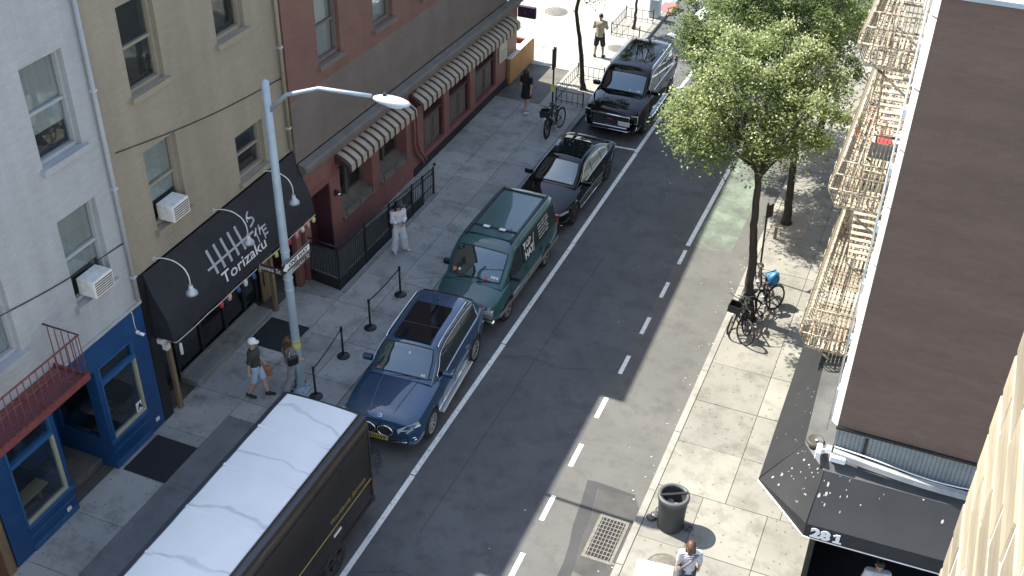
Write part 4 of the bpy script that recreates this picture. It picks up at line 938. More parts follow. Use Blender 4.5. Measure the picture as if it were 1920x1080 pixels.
# red and white umbrella down on the far pavement
um = empty('striped_umbrella', (-1.35, 34.3, SW), 0, 'red and white striped umbrella on the pavement behind the fire escape', 'umbrella')
c = MB(); n = 16
for k in range(n):
    a, b = 2*math.pi*k/n, 2*math.pi*(k+1)/n
    for q, (ra, za, rb_, zb_) in enumerate(((.02, 2.55, .7, 2.4), (.7, 2.4, 1.25, 2.12))):
        c.add([(ra*math.cos(a), ra*math.sin(a), za), (rb_*math.cos(a), rb_*math.sin(a), zb_), (rb_*math.cos(b), rb_*math.sin(b), zb_), (ra*math.cos(b), ra*math.sin(b), za)], [(0,1,2,3)], k % 2)
c.build('canopy', [pm('umbrella_red', (.5,.05,.07), rough=.8), M['white']], um); MB().cyl((0,0,0), (0,0,2.55), .022).build('pole', M['steel'], um); MB().lathe([(0,.06),(.25,.05),(.27,0)], n=20).build('base', M['black_metal'], um)

# ---------------------------------------------------------------- near masonry wall (the camera's own building)
bw = empty('brick_wall', (0, 0, 0), 0, 'sunlit tan masonry wall close to the viewer at the lower right', 'wall')
WX, WY, CH, BL = .7, 5.32, .275, .8
M['mortar'] = pm('mortar', (.62, .6, .55), (.72, .69, .64), scale=12, rough=.9)
M['tan_brick'] = pm('tan_block', (.20, .165, .11), (.36, .305, .22), scale=2.2, rough=.85, bump=.2, bscale=30, rand=.3, detail=8, stretch=(1, .35, 2))
MB().box(WX+.008, WX+3, -6, WY-.004, 0, 21).build('backing', M['mortar'], bw)
bm = MB().bbox(0, .3, -BL+.03, 0, .014, CH-.014, .01).mesh('brick', M['tan_brick'])
bm2 = MB().bbox(0, .3, -BL*.5+.03, 0, .014, CH-.014, .01).mesh('brick', M['tan_brick'])
for k in range(46, 68):
    z = k*CH; y = WY+rnd.uniform(-.004, .004)
    if k % 2: inst('brick', bm2, bw, (WX, y, z)); y -= BL*.5
    for j in range(6): inst('brick', bm, bw, (WX+rnd.uniform(-.006, .006), y, z)); y -= BL

brickify(M['brown_wall'], 0, .5, .7, .86, .8)
# ---------------------------------------------------------------- street furniture
M['pole_grey'] = pm('pole_paint', (.30, .37, .42), (.37, .44, .49), scale=3, rough=.5, metal=.2)
M['sign_brown'] = pm('brown_sign', (.05, .028, .022), rough=.5)
M['sticker'] = pm('yellow_sticker', (.6, .55, .12), rough=.6)
px_, py_ = -12.86, 17.95
lp = empty('lamp_pole', (px_, py_, SW), 0, 'tall grey street lamp pole with street signs on the shop side pavement', 'street lamp')
MB().lathe([(.115, .05), (.11, .5), (.105, 3), (.085, 8.3), (.0, 8.35)], n=14, sm=True).build('pole', M['pole_grey'], lp)
q = MB(); q.bbox(-.22, .22, -.22, .22, 0, .05, .01)
for a in (-1, 1):
    for b in (-1, 1): q.cyl((.16*a, .16*b, .05), (.16*a, .16*b, .11), .025, n=6)
q.lathe([(.15,.05),(.14,.1),(.118,.12)], n=14); q.build('base_plate', M['pole_grey'], lp)
q = MB()
for z in (3.05, 3.35, 3.7, 4.1): q.lathe([(.108,z),(.116,z+.005),(.116,z+.035),(.108,z+.04)], n=14)
q.build('clamp_band', M['steel'], lp)
MB().tube([(0,0,7.6), (.5,0,8.1), (1.3,0,8.4), (2.5,0,8.47)], .045, 8).build('arm', M['pole_grey'], lp)
hd = MB().ell((2.95,0,8.45), (.42,.15,.1), 16, 8).build('lamp_head', pm('lamp_head_paint', (.55,.62,.66), rough=.4), lp); MB().ell((3.0,0,8.39), (.25,.11,.07), 14, 6).build('lens', M['white'], hd); MB().cyl((2.8,0,8.54), (2.8,0,8.6), .04, n=10).build('photocell', M['black'], hd)
q = MB(); q.lathe([(.118,1.35),(.118,1.5)], n=14); q.lathe([(.118,1.56),(.118,1.6)], n=14); q.build('sticker', M['sticker'], lp)
def plate(parent, name, P0, right, up, w, h, mat, t=.006):
    r = Vector(right).normalized(); u = Vector(up).normalized(); n = r.cross(u); a = Vector(P0)
    return MB().prism([a, a+r*w, a+r*w+u*h, a+u*h], n*t).build(name, mat, parent)
# one way sign along the street, tilted a little
ow = plate(lp, 'one_way_sign', (.135, -.38, 3.67), (0, 1, 0), (0, 0, 1), 1.2, .3, M['black'])
aw_ = MB(); x = .143
aw_.add([(x,-.36,3.82),(x,-.2,3.945),(x,-.2,3.9),(x,.78,3.9),(x,.78,3.74),(x,-.2,3.74),(x,-.2,3.695)], [(0,6,5,4,3,2,1)]); aw_.build('arrow', M['white_print'], ow)
for (a, b, c_, d_) in ((-.37,.81,3.955,3.962),(-.37,.81,3.678,3.685)): MB().box(.1412, .1425, a, b, c_, d_).build('border', M['white_print'], ow)
lettering('lettering', 'ONE WAY', M['black_ink'], ow, (.1445, -.12, 3.765), (0,1,0), (0,0,1), .15, .82, bold=.006, extrude=0)
bs_ = plate(lp, 'street_name_sign', (.012, .11, 3.36), (0, 1, 0), (0, 0, 1), .86, .2, M['sign_brown'])
lettering('lettering', 'Bleecker St', M['white_print'], bs_, (.0195, .15, 3.41), (0,1,0), (0,0,1), .16, .78, extrude=0)
js = plate(lp, 'street_name_sign', (-.83, -.01, 3.38), (1, 0, 0), (0, 0, 1), .72, .2, M['sign_brown'])
lettering('lettering', 'Jones St', M['white_print'], js, (-.77, -.0175, 3.43), (1,0,0), (0,0,1), .17, .6, extrude=0)

M['belt'] = pm('black_belt', (.015,.015,.016), rough=.7)
def stanchion(x, y, d):
    t = empty('stanchion', (x, y, SW), 0, 'black belt barrier post '+d, 'stanchion', 'belt barrier posts on the shop side pavement')
    MB().lathe([(.17,0),(.17,.015),(.12,.04),(.05,.055),(.03,.07)], n=24).build('base', M['black_metal'], t); MB().cyl((0,0,.05), (0,0,.9), .028, n=12).build('post', M['black_metal'], t); MB().lathe([(.035,.82),(.035,.93),(.028,.945),(0,.945)], n=14).build('belt_head', M['black'], t)
st = [(-12.38,17.85,'nearest the grey lamp pole'), (-12.56,19.52,'second from the grey lamp pole'), (-12.5,20.86,'third from the grey lamp pole'), (-12.47,22.55,'farthest from the grey lamp pole')]
for a in st: stanchion(*a)
def belt(a, b, lab):
    n = 12; P = []
    for i in range(n+1):
        t = i/n; x = a[0]+(b[0]-a[0])*t; y = a[1]+.03+(b[1]-a[1]-.06)*t; z = SW+.9-.04*math.sin(math.pi*t); P.append([(x, y, z), (x, y, z-.048)])
    m_ = MB(); m_.grid(P); m_.grid([[(p[0]-.002, p[1], p[2]) for p in r] for r in P], flip=True); tag(m_.build('barrier_belt', M['belt']), lab, 'belt', 'barrier belts')
belt(st[0], st[1], 'black belt stretched between the two posts nearest the lamp pole'); belt(st[2], st[3], 'black belt stretched between the two posts beside the green van')

# litter bin
tc = empty('litter_bin', (-3.16, 17.25, SW), 0, 'dark grey round litter bin on the sunny corner pavement', 'bin')
M['bin'] = pm('bin_grey', (.032, .034, .036), (.044, .046, .048), scale=4, rough=.6, bump=.1)
MB().lathe([(0,.01),(.27,.01),(.285,.04),(.30,.5),(.325,.86),(.335,.9),(.325,.93),(.28,.93),(.275,.85),(.26,.4),(0,.4)], n=32).build('body', M['bin'], tc)
MB().lathe([(.325,.84),(.345,.85),(.345,.93),(.325,.95),(.27,.95),(.265,.9)], n=32).build('rim', pm('bin_rim', (.08,.085,.09), rough=.5), tc)
q = MB(); q.box(-.3,.3,-.03,.03,.935,.965); q.build('cross_bar', M['black_metal'], tc, (0,0,0), (0,0,.5))
q = MB(); q.ell((.1,-.02,.62), (.12,.1,.08)); q.ell((-.08,.08,.58), (.1,.12,.07)); tag(q.build('rubbish', pm('rubbish', (.1,.1,.1), (.4,.4,.38), scale=12), tc))
q = MB()
for (dx, dy, r_) in ((-.36, .12, .1), (-.44, .02, .09), (.36, .06, .11), (-.3, .3, .1)): q.ell((dx, dy, r_*.45), (r_*1.3, r_*1.1, r_*.45), 9, 5)
tag(q.build('litter_bags', pm('thin_bag', (.012,.012,.014), (.1,.1,.11), scale=14, rough=.35, bump=1, bscale=20), None, (-3.16, 17.25, SW)), 'crumpled dark bags lying against the litter bin', 'bag')
# white box at the bottom edge
wb = MB(); wb.bbox(-.35, .35, -.3, .3, .1, .62, .03); wb.box(-.37, .37, -.32, .32, .621, .68)
for a in (-1, 1):
    for b in (-1, 1): wb.cyl((.28*a, .23*b, .0), (.28*a, .23*b, .1), .04)
tag(wb.build('white_cooler', M['white'], None, (-2.98, 15.2, SW), (0, 0, .12)), 'white box with a flat lid at the bottom edge of the view', 'box')

def post_sign(x, y, h, label, plates, tilt=(0, 0)):
    t = empty('street_sign', (x, y, SW), 0, label, 'sign'); t.rotation_euler = (tilt[0], tilt[1], 0)
    MB().box(-.025,.025,-.02,.02,0,h).build('post', M['black_metal'], t)
    for (x0, y0, z0, rx, ry, w_, h_, m_) in plates: plate(t, 'sign_plate', (x0, y0, z0), (rx, ry, 0), (0, 0, 1), w_, h_, m_, .006)
    return t
post_sign(-3.48, 27.5, 2.45, 'dark street sign on a leaning post beside the right kerb tree', [(-.03,-.03,1.95,.5,.85,.3,.4,M['sign_brown'])], (0, -.035))
post_sign(-12.33, 33.9, 2.95, 'dark narrow street sign post beside the left bicycle', [(-.02,-.16,2.15,.12,1,.32,.75,pm('plum_plate', (.045,.03,.05), rough=.5)), (-.07,-.04,1.3,1,.2,.14,.28,M['sticker'])])
b = MB(); b.bbox(-.045,.045,-.045,.045,0,.42,.01); tag(b.build('bollard', M['wood'], None, (-3.5, 29.72, SW)), 'short brown post beside the far right trunk', 'post')
lb = empty('corner_lamp_post', (-11.95, 45.2, SW), 0, 'grey lamp post with a square base at the far left corner', 'street lamp')
MB().bbox(-.22,.22,-.22,.22,0,.85,.04).build('base', M['pole_grey'], lb); MB().cyl((0,0,.85), (0,0,7.5), .1, .07, n=12).build('pole', M['pole_grey'], lb); MB().tube([(0,0,7.2),(.8,0,7.8),(2.2,0,7.9)], .045).build('arm', M['pole_grey'], lb); MB().ell((2.4,0,7.88),(.35,.14,.08)).build('lamp_head', M['steel'], lb)

# tree pits with low railings
M['soil'] = pm('pit_soil', (.2,.18,.15), (.27,.25,.21), scale=9, rough=.95, bump=.6, bscale=40)
M['soil_pale'] = pm('pit_gravel', (.2,.185,.15), (.42,.4,.36), scale=16, rough=.95, bump=.6, bscale=60)
def pit(x0, x1, y0, y1, mat, lab): tag(B('tree_pit', mat, None, x0, x1, y0, y1, SW-.02, SW+.012), kind='structure')
pit(-12.75, -11.8, 35.75, 38.0, M['soil_pale'], ''); pit(-12.9, -11.8, 42.6, 44.4, M['soil_pale'], ''); pit(-3.72, -2.75, 24.6, 26.1, M['soil'], ''); pit(-3.72, -2.7, 30.0, 31.5, M['soil'], ''); pit(-3.72, -2.7, 35.6, 37, M['soil'], '')
def pit_guard(x0, x1, y0, y1, label):
    t = empty('tree_guard', (0, 0, SW), 0, label, 'tree guard', 'tree pit railings')
    segs = [((x1,y0),(x0,y0)), ((x0,y0),(x0,y1)), ((x0,y1),(x1,y1))]
    bm_ = MB().box(-.008,.008,-.008,.008,0,.5).mesh('bar', M['black_metal'])
    for (a, b) in segs:
        for z in (.12, .5): MB().tube([(a[0],a[1],z),(b[0],b[1],z)], .013, 5).build('rail', M['black_metal'], t)
        L_ = math.hypot(b[0]-a[0], b[1]-a[1]); n = max(2, int(L_/.2))
        for k in range(1, n): inst('bar', bm_, t, (a[0]+(b[0]-a[0])*k/n, a[1]+(b[1]-a[1])*k/n, 0))
    for c_ in ((x1,y0),(x0,y0),(x0,y1),(x1,y1)): MB().bbox(c_[0]-.02,c_[0]+.02,c_[1]-.02,c_[1]+.02,0,.6,.006).build('post', M['black_metal'], t)
pit_guard(-12.85, -11.8, 35.68, 38.05, 'low black railing round the pit of the left kerb tree'); pit_guard(-13.0, -11.8, 42.5, 44.45, 'low black railing round the far tree pit near the crosswalk')

# ---------------------------------------------------------------- bicycles
M['rim_grey'] = pm('wheel_rim_grey', (.1,.1,.1), rough=.5, metal=.4)
def bicycle(loc, rz, lean, label, basket=False, frame=None, steer=0):
    """local: front wheel towards +x"""
    t = empty('bicycle', loc, 0, label, 'bicycle', 'parked bicycles'); t.rotation_euler = (lean, 0, rz); fm = frame or M['black_metal']
    for k, x in enumerate((.52, -.5)):
        wh = MB(); wh.lathe([(.335+.024*math.cos(a), .024*math.sin(a)) for a in np.linspace(0, 2*math.pi, 9)], axis='y', n=30); w_ = wh.build('wheel', M['rubber'], t, (x, 0, .345), (0, 0, steer if k == 0 else 0))
        sp = MB(); sp.lathe([(.315,-.012),(.325,0),(.315,.012)], axis='y', n=30)
        for a in np.linspace(0, math.pi*2, 15)[:-1]: sp.cyl((0,0,0), (.32*math.cos(a),0,.32*math.sin(a)), .003, n=4, caps=False)
        sp.cyl((0,-.04,0),(0,.04,0), .025); sp.build('spokes', M['rim_grey'], w_)
        fd = MB()
        fd.tube([(.375*math.cos(a), 0, .375*math.sin(a)) for a in np.linspace(.3, 2.6, 14)], .014, 5); fd.build('mudguard', fm, w_)
    BB = (-.07,0,.28); ST = (-.2,0,.78); HT = (.33,0,.86); HB = (.37,0,.7); RA = (-.5,0,.345); FA = (.52,0,.345)
    q = MB()
    for a, b, r_ in ((BB,ST,.022),(BB,HB,.026),((-.17,0,.68),HT,.022),(HT,HB,.026),((-.17,0,.68),RA,.016),(BB,RA,.016)): q.tube([a,b], r_, 8)
    q.tube([HB,(.44,.045,.55),(.52,.045,.345)], .012, 6); q.tube([HB,(.44,-.045,.55),(.52,-.045,.345)], .012, 6); q.build('frame', fm, t)
    MB().tube([ST,(-.215,0,.84)], .013, 6).build('seat_post', M['steel'], t)
    s_ = MB(); s_.ell((-.25,0,.88), (.13,.085,.04)); s_.ell((-.12,0,.88), (.1,.03,.03)); s_.build('saddle', M['black'], t)
    MB().tube([HT,(.31,0,.98)], .014, 6).tube([(.2,-.3,1.0),(.29,-.22,1.03),(.31,0,1.0),(.29,.22,1.03),(.2,.3,1.0)], .012, 6).build('handlebar', M['black_metal'], t)
    c_ = MB(); c_.lathe([(.085,-.005),(.09,0),(.085,.005)], (-.07,.05,.28), 'y', n=20); c_.tube([(-.07,.06,.28),(-.02,.07,.12)], .01, 5); c_.tube([(-.07,-.06,.28),(-.12,-.07,.44)], .01, 5); c_.box(-.07,.03,.07,.15,.1,.13); c_.box(-.17,-.07,-.15,-.07,.43,.46); c_.build('crank', M['steel'], t)
    if basket:
        b_ = MB(); b_.box(.42,.72,-.17,.17,.78,.8); b_.box(.42,.435,-.17,.17,.8,1.0); b_.box(.705,.72,-.17,.17,.8,1.0); b_.box(.435,.705,-.17,-.155,.8,1.0); b_.box(.435,.705,.155,.17,.8,1.0); b_.build('basket', M['black_metal'], t)
        MB().lathe([(0,.0),(.045,.0),(.05,-.06),(.0,-.08)], (.76,0,.74), 'x', n=14).build('headlight', M['white'], t)
    return t
bicycle((-12.05, 33.45, SW), -math.pi/2-.12, .06, 'black bicycle locked to the narrow street sign by the left kerb', steer=.15)
bicycle((-12.2, 33.6, SW), -math.pi/2+.1, .12, 'second dark bicycle leaning behind the one on the left kerb', True)
bicycle((-3.58, 25.1, SW), -math.pi/2-.1, -.08, 'black bicycle with front basket and headlamp beside the right kerb trunk', True)
bicycle((-3.02, 25.75, SW), -math.pi/2-.6, .18, 'black bicycle leaning on the building side of the right kerb trunk', False)
bicycle((-3.2, 26.6, SW), -math.pi/2+.45, .1, 'dark bicycle parked beyond the right kerb trunk under the blue bag')
bg_ = MB(); NRb = np.random.default_rng(3); P = []
for i in range(11):
    row = []
    for j in range(15):
        a = math.pi*i/10; b_ = 2*math.pi*j/14; r_ = 1+.16*math.sin(3*b_+i)+.1*NRb.random()*(0 < j < 14)
        row.append((.17*r_*math.sin(a)*math.cos(b_), .2*r_*math.sin(a)*math.sin(b_), .26*math.cos(a)+(.02*math.sin(5*b_) if 0 < i < 10 else 0)))
    P.append(row)
bg_.grid(P); tag(bg_.build('blue_bag', pm('blue_tarp', (.03,.16,.36), (.06,.26,.5), scale=6, rough=.5), None, (-2.98, 26.4, SW+.78), (.2, .3, .4)), 'crumpled bright blue bag hung on the bicycles', 'bag')
bicycle((-3.42, 24.75, SW), -math.pi/2+.35, -.2, 'black bicycle lying low at the front of the right kerb cluster', steer=.5)
bicycle((-3.05, 25.25, SW), -math.pi/2-.15, .3, 'dark bicycle tilted over beside the right kerb trunk')
# ---------------------------------------------------------------- vehicles (local: +x = front, +y = left, z up)
def curve(pts):
    xs = [p[0] for p in pts]; ys = [p[1] for p in pts]
    n = len(xs); d = [(ys[i+1]-ys[i])/(xs[i+1]-xs[i]) for i in range(n-1)]
    ms = [d[0]]+[0 if d[i-1]*d[i] <= 0 else 2*d[i-1]*d[i]/(d[i-1]+d[i]) for i in range(1, n-1)]+[d[-1]]
    def f(x):
        if x <= xs[0]: return ys[0]
        if x >= xs[-1]: return ys[-1]
        i = next(k for k in range(n-1) if x <= xs[k+1]); h = xs[i+1]-xs[i]; t = (x-xs[i])/h
        return (2*t**3-3*t*t+1)*ys[i]+(t**3-2*t*t+t)*h*ms[i]+(-2*t**3+3*t*t)*ys[i+1]+(t**3-t*t)*h*ms[i+1]
    return f

def wheel(parent, x, y, r, w, side, rim, spokes=5):
    t = MB(); rr = r*.66
    t.lathe([(rr, -w/2+.01), (r*.93, -w/2), (r, -w*.34), (r, w*.34), (r*.93, w/2), (rr, w/2-.01)], axis='y', n=36)
    o = t.build('wheel', M['rubber'], parent, (x, y, r))
    q = MB(); s = side
    q.lathe([(0, s*(w/2-.06)), (rr*.9, s*(w/2-.075)), (rr*.96, s*(w/2-.012)), (rr*1.02, s*(w/2-.004)), (rr*1.02, s*(w/2-.03))], axis='y', n=32)
    q.build('rim', M['rim_dark'], o)
    q = MB()
    for k in range(spokes):
        a = 2*math.pi*k/spokes; ca, sa = math.cos(a), math.sin(a); wd = rr*(.5 if spokes < 7 else .26)
        P = [(-ca*0+(-sa)*wd*.28, s*(w/2-.035), ca*wd*.28), (sa*wd*.28, s*(w/2-.035), -ca*wd*.28), (ca*rr*.98+sa*wd*.3, s*(w/2-.012), sa*rr*.98-ca*wd*.3), (ca*rr*.98-sa*wd*.3, s*(w/2-.012), sa*rr*.98+ca*wd*.3)]
        q.prism(P, (0, -s*.03, 0))
    q.lathe([(0, s*(w/2-.02)), (rr*.2, s*(w/2-.024)), (rr*.24, s*(w/2-.05))], axis='y', n=16)
    q.lathe([(rr*.93, s*(w/2-.02)), (rr*1.0, s*(w/2-.001)), (rr*1.03, s*(w/2-.006))], axis='y', n=32)
    q.build('spokes', rim, o)
    return o
M['rim_dark'] = pm('rim_dark', (.03,.03,.032), rough=.5, metal=.5)
M['rim'] = pm('alloy_rim', (.55,.56,.57), rough=.3, metal=.8)
M['rim_black'] = pm('dark_alloy', (.08,.08,.085), rough=.3, metal=.7)
M['lampglass'] = pm('headlamp_glass', (.35,.37,.4), rough=.05, spec=.9, coat=1)
M['tail'] = pm('tail_lamp', (.3,.01,.012), rough=.1, coat=1)
M['plate_y'] = pm('plate_yellow', (.42,.33,.1), rough=.5); M['plate_w'] = pm('plate_white', (.66,.67,.66), rough=.5)
M['trim'] = pm('black_trim', (.018,.018,.019), rough=.55)
M['sticker_w'] = pm('paper_sticker', (.62,.66,.64), rough=.6); M['sticker_r'] = pm('red_sticker', (.5,.08,.06), rough=.6)

def build_car(root, paint, P):
    L, W = P['L'], P['W']; hw = curve(P['w']); zs = curve(P['zs']); zc = curve(P['zc']); sill = P['sill']; zb0 = curve(P['zb'])
    ax = P['axles']; r = P['wr']; ra = r+.055
    xs = set(np.linspace(-L/2, L/2, 60))
    for a in ax:
        xs |= {a-ra-.002, a+ra+.002, a-ra, a+ra}; xs |= set(a+ra*math.cos(t) for t in np.linspace(0, math.pi, 15))
    for e in (-L/2, L/2):
        for d in (.015, .04, .08): xs.add(e-d*np.sign(e))
    xs = sorted(xs); G = []
    for x in xs:
        b = zb0(x)
        for a in ax:
            if abs(x-a) <= ra+1e-6: b = max(b, r+math.sqrt(max(0, ra*ra-(x-a)**2)))
        w, s, c = hw(x), zs(x), zc(x); s0 = zb0(x)
        h = s-s0
        pts = [(w*.955, s0), (w*.99, s0+h*.16), (w, s0+h*.40), (w*.992, s0+h*.62), (w*.972, s0+h*.85), (w*.94, s-.015), (w*.88, s+.012), (w*.66, s+(c-s)*.62), (w*.35, s+(c-s)*.92), (0, c)]
        pts = [(y, max(z, b+.004*i) if i < 6 else z) for i, (y, z) in enumerate(pts)]
        G.append([(x, y, z) for y, z in pts]+[(x, -y, z) for y, z in pts[-2::-1]])
    mb = MB(); mb.grid(G, flip=True)
    n = len(G[0])
    mb.add(G[0], [tuple(range(n))]); mb.add(G[-1], [tuple(range(n-1, -1, -1))])
    body = mb.build('body', paint, root, sharp=32)
    u = MB(); u.box(-L/2+.2, L/2-.25, -W/2+.28, W/2-.28, .17, .6)
    for a in ax: u.cyl((a, -W/2+.2, r), (a, W/2-.2, r), ra*.97, n=20)
    u.build('underbody', M['trim'], root)
    for a in ax:
        for s in (-1, 1): wheel(root, a, s*(W/2-.125), r, P.get('tw', .24), s, P['rim'], P.get('spokes', 5))
    # greenhouse
    tp = curve(P['roof']); xa, xd = P['roof'][0][0], P['roof'][-1][0]; wb, wr, zr = P['gw'][0], P['gw'][1], P['H']
    x0, x1 = min(xa, xd), max(xa, xd)
    def base(x): return zs(x)-.02
    def wg(x, z):
        t = (z-base(x))/max(.1, zr-base(x)); t = min(1, max(0, t)); end = 1-.10*max(0, (abs(x-(x0+x1)/2)/((x1-x0)/2))-.72)/.28
        return (wb+(wr-wb)*t**1.15)*end
    K = []
    gx = sorted(set(np.linspace(x0, x1, 44)))
    for x in gx:
        T = tp(x); b = min(base(x), T-.012); k = min(1, (T-b)/.3); q = T-.13*k
        pts = [(wg(x, b), b), (wg(x, b+(q-b)*.5), b+(q-b)*.5), (wg(x, q), q), (wg(x, T-.06*k)*.985, T-.055*k), (wg(x, T)*.93, T-.016*k), (wg(x, T)*.78, T+.002*k), (wg(x, T)*.4, T+.018*k), (0, T+.022*k)]
        K.append([(x, y, z) for y, z in pts]+[(x, -y, z) for y, z in pts[-2::-1]])
    g = MB(); g.grid(K, flip=True); g.add(K[0], [tuple(range(len(K[0])))]); g.add(K[-1], [tuple(range(len(K[0])-1, -1, -1))])
    g.build('roof', paint, body, sharp=40)
    # end glass
    def endglass(name, xa_, xb_, f=.86, off=.012):
        G2 = []
        for x in np.linspace(xa_, xb_, 12):
            T = tp(x); b = min(base(x), T-.012); k = min(1, (T-b)/.3); row = []
            for v in np.linspace(-1, 1, 13):
                a = abs(v)*f; z = T+k*(.022-.02*(a/.78)**2 if a < .78 else .002-.018*(a-.78)/.15); row.append((x, math.copysign(wg(x, T)*a, v), z))
            G2.append(row)
        e1 = Vector(G2[1][6])-Vector(G2[0][6]); nrm = Vector((-e1.z, 0, e1.x)).normalized(); nrm = nrm if nrm.z > 0 else -nrm
        G2 = [[Vector(p)+nrm*off for p in row] for row in G2]
        m_ = MB(); m_.grid(G2, flip=(e1.x < 0)); gl = m_.build(name, M['darkglass'], body)
        edge = [G2[0][j] for j in range(13)]+[G2[i][12] for i in range(1, 12)]+[G2[11][j] for j in range(11, -1, -1)]+[G2[i][0] for i in range(10, 0, -1)]
        MB().tube(edge, .014, 5, closed=True).build('seal', M['trim'], gl)
        return gl, G2
    ws, GW = endglass('windshield', P['ws'][0], P['ws'][1]); rw, _ = endglass('rear_window', P['rw'][0], P['rw'][1])
    # side glass
    for s in (-1, 1):
        for (a, b) in P['side']:
            top, low = [], []
            for x in np.linspace(a, b, 14):
                zt = min(tp(x)-.13*min(1, (tp(x)-base(x))/.3)+.0, zr-.12); zl = base(x)+.035; zt = max(zt, zl+.012)
                top.append((x, zt)); low.append((x, zl))
            G3 = []
            for (xt, zt), (xl, zl) in zip(top, low): G3.append([(xt, s*(wg(xt, zl+(zt-zl)*v)+.007), zl+(zt-zl)*v) for v in (0, .33, .66, 1)])
            m_ = MB(); m_.grid(G3, flip=(s > 0)); m_.build('side_window', M['darkglass'], body)
        if P.get('bright'):
            a, b = P['side'][0][1], P['side'][-1][0]; hi = []; lo = []
            for x in np.linspace(a, b, 30):
                zl = base(x)+.03; zt = max(min(tp(x)-.128*min(1, (tp(x)-base(x))/.3), zr-.115), zl+.012); hi.append((x, s*(wg(x, zt)+.01), zt)); lo.append((x, s*(wg(x, zl)+.012), zl))
            MB().tube(hi+lo[::-1], .011, 5, closed=True).build('window_trim', M['chrome'], body)
        # mirror
        mx, mz = P['mirror']; m_ = MB(); m_.bbox(mx-.06, mx+.08, s*(W/2-.09)-(.0 if s > 0 else .26), s*(W/2-.09)+(.26 if s > 0 else .0), mz, mz+.16, .03); m_.build('wing_mirror', P.get('mirror_mat', paint), body)
        # seams and handles
        sm = MB()
        for x in P['seams']:
            sm.tube([(x, s*(hw(x)*(.99+.012)), zb0(x)+.06), (x, s*(hw(x)*1.003), zb0(x)+(zs(x)-zb0(x))*.4), (x+.015, s*(hw(x)*.995), zb0(x)+(zs(x)-zb0(x))*.62), (x+.02, s*(hw(x)*.975), zb0(x)+(zs(x)-zb0(x))*.85)], .005, 4)
        sm.build('door_seam', M['trim'], body)
        for x in P['handles']:
            z = zb0(x)+(zs(x)-zb0(x))*.72; MB().bbox(x-.09, x+.09, s*hw(x)*.985-.02, s*hw(x)*.985+.025, z, z+.035, .008).build('door_handle', P.get('handle_mat', paint), body)
    if P.get('hoodlines'):
        for s in (-1, 1):
            m_ = MB(); pts = []
            for x in np.linspace(P['hoodlines'][0], P['hoodlines'][1], 10):
                y = P['hoodlines'][2]+(P['hoodlines'][3]-P['hoodlines'][2])*(x-P['hoodlines'][0])/(P['hoodlines'][1]-P['hoodlines'][0]); w = hw(x); t = y/w
                s_, c_ = zs(x), zc(x); yy = [.0, .35, .66, .88]; zz = [c_, s_+(c_-s_)*.92, s_+(c_-s_)*.62, s_+.012]
                z = np.interp(t, yy, zz); pts.append((x, s*y, z))
            m_.tube(pts, [.004]+[.016]*8+[.004], 6); m_.build('hood_crease', paint, body)
    return dict(body=body, hw=hw, zs=zs, zc=zc, zb=zb0, ws=ws, GW=GW, tp=tp, wg=wg)

def on_ws(C, mat, u0, u1, v0, v1, name='sticker'):
    """small thing stuck inside the windscreen: u across (-1..1), v up the glass (0..1)"""
    G = C['GW']; n = len(G)-1
    def pt(u, v):
        i = v*n; j = (u+1)*6; a, b = int(min(i, n-1)), int(min(j, 11)); fi, fj = i-a, j-b
        q = (G[a][b]*(1-fj)+G[a][b+1]*fj)*(1-fi)+(G[a+1][b]*(1-fj)+G[a+1][b+1]*fj)*fi; return q+Vector((.003, 0, .006))
    MB().add([pt(u0,v0), pt(u1,v0), pt(u1,v1), pt(u0,v1)], [(0,1,2,3)]).build(name, mat, C['ws'])

def place(root, x, y, a=0): root.location = (x, y, 0); root.rotation_euler = (0, 0, -math.pi/2+a)

# --- blue luxury SUV
M['navy'] = pm('navy_metallic', (.009, .048, .108), rough=.32, metal=.2, coat=1); M['navy'].node_tree.nodes['Principled BSDF'].inputs['Coat IOR'].default_value = 1.65
car = empty('blue_suv', (0,0,0), 0, 'dark blue SUV with twin chrome grille parked before the green van', 'car')
P = dict(L=4.9, W=2.0, sill=.3, wr=.38, axles=(1.55, -1.42), spokes=10, tw=.27, rim=M['rim'], H=1.70, bright=True,
  w=[(-2.45,.80),(-2.3,.93),(-1.6,1.0),(0,.985),(1.5,1.0),(2.1,.97),(2.35,.9),(2.45,.78)],
  zb=[(-2.45,.45),(-2.2,.32),(-1,.28),(1,.28),(2.2,.3),(2.45,.36)],
  zs=[(-2.45,1.0),(-2.25,1.12),(-1,1.12),(.6,1.06),(1.2,1.04),(2.0,.98),(2.3,.90),(2.45,.74)],
  zc=[(-2.45,1.0),(-2.25,1.14),(-1,1.14),(.6,1.13),(1.2,1.12),(2.0,1.05),(2.3,.96),(2.45,.78)],
  roof=[(-2.32,1.12),(-2.1,1.42),(-1.75,1.64),(-1.0,1.70),(-.2,1.71),(.3,1.66),(.62,1.46),(1.08,1.12)][::1], gw=(.91,.66),
  ws=(1.0,.4), rw=(-2.26,-1.95), side=[(.02,.78),(-.95,-.04),(-1.85,-1.0)], mirror=(.62,1.08), seams=(.85,-.0,-.98), handles=(.15,-.85), hoodlines=(1.05,2.2,.45,.30))
C = build_car(car, M['navy'], P); b_ = C['body']
place(car, -10.31, 19.36, .075)
MB().bbox(-1.2, .3, -.48, .48, 1.728, 1.736, .004).build('sunroof', M['roof_glass'], b_); MB().box(-.32, -.29, -.48, .48, 1.737, 1.74).build('sunroof_bar', M['trim'], b_)
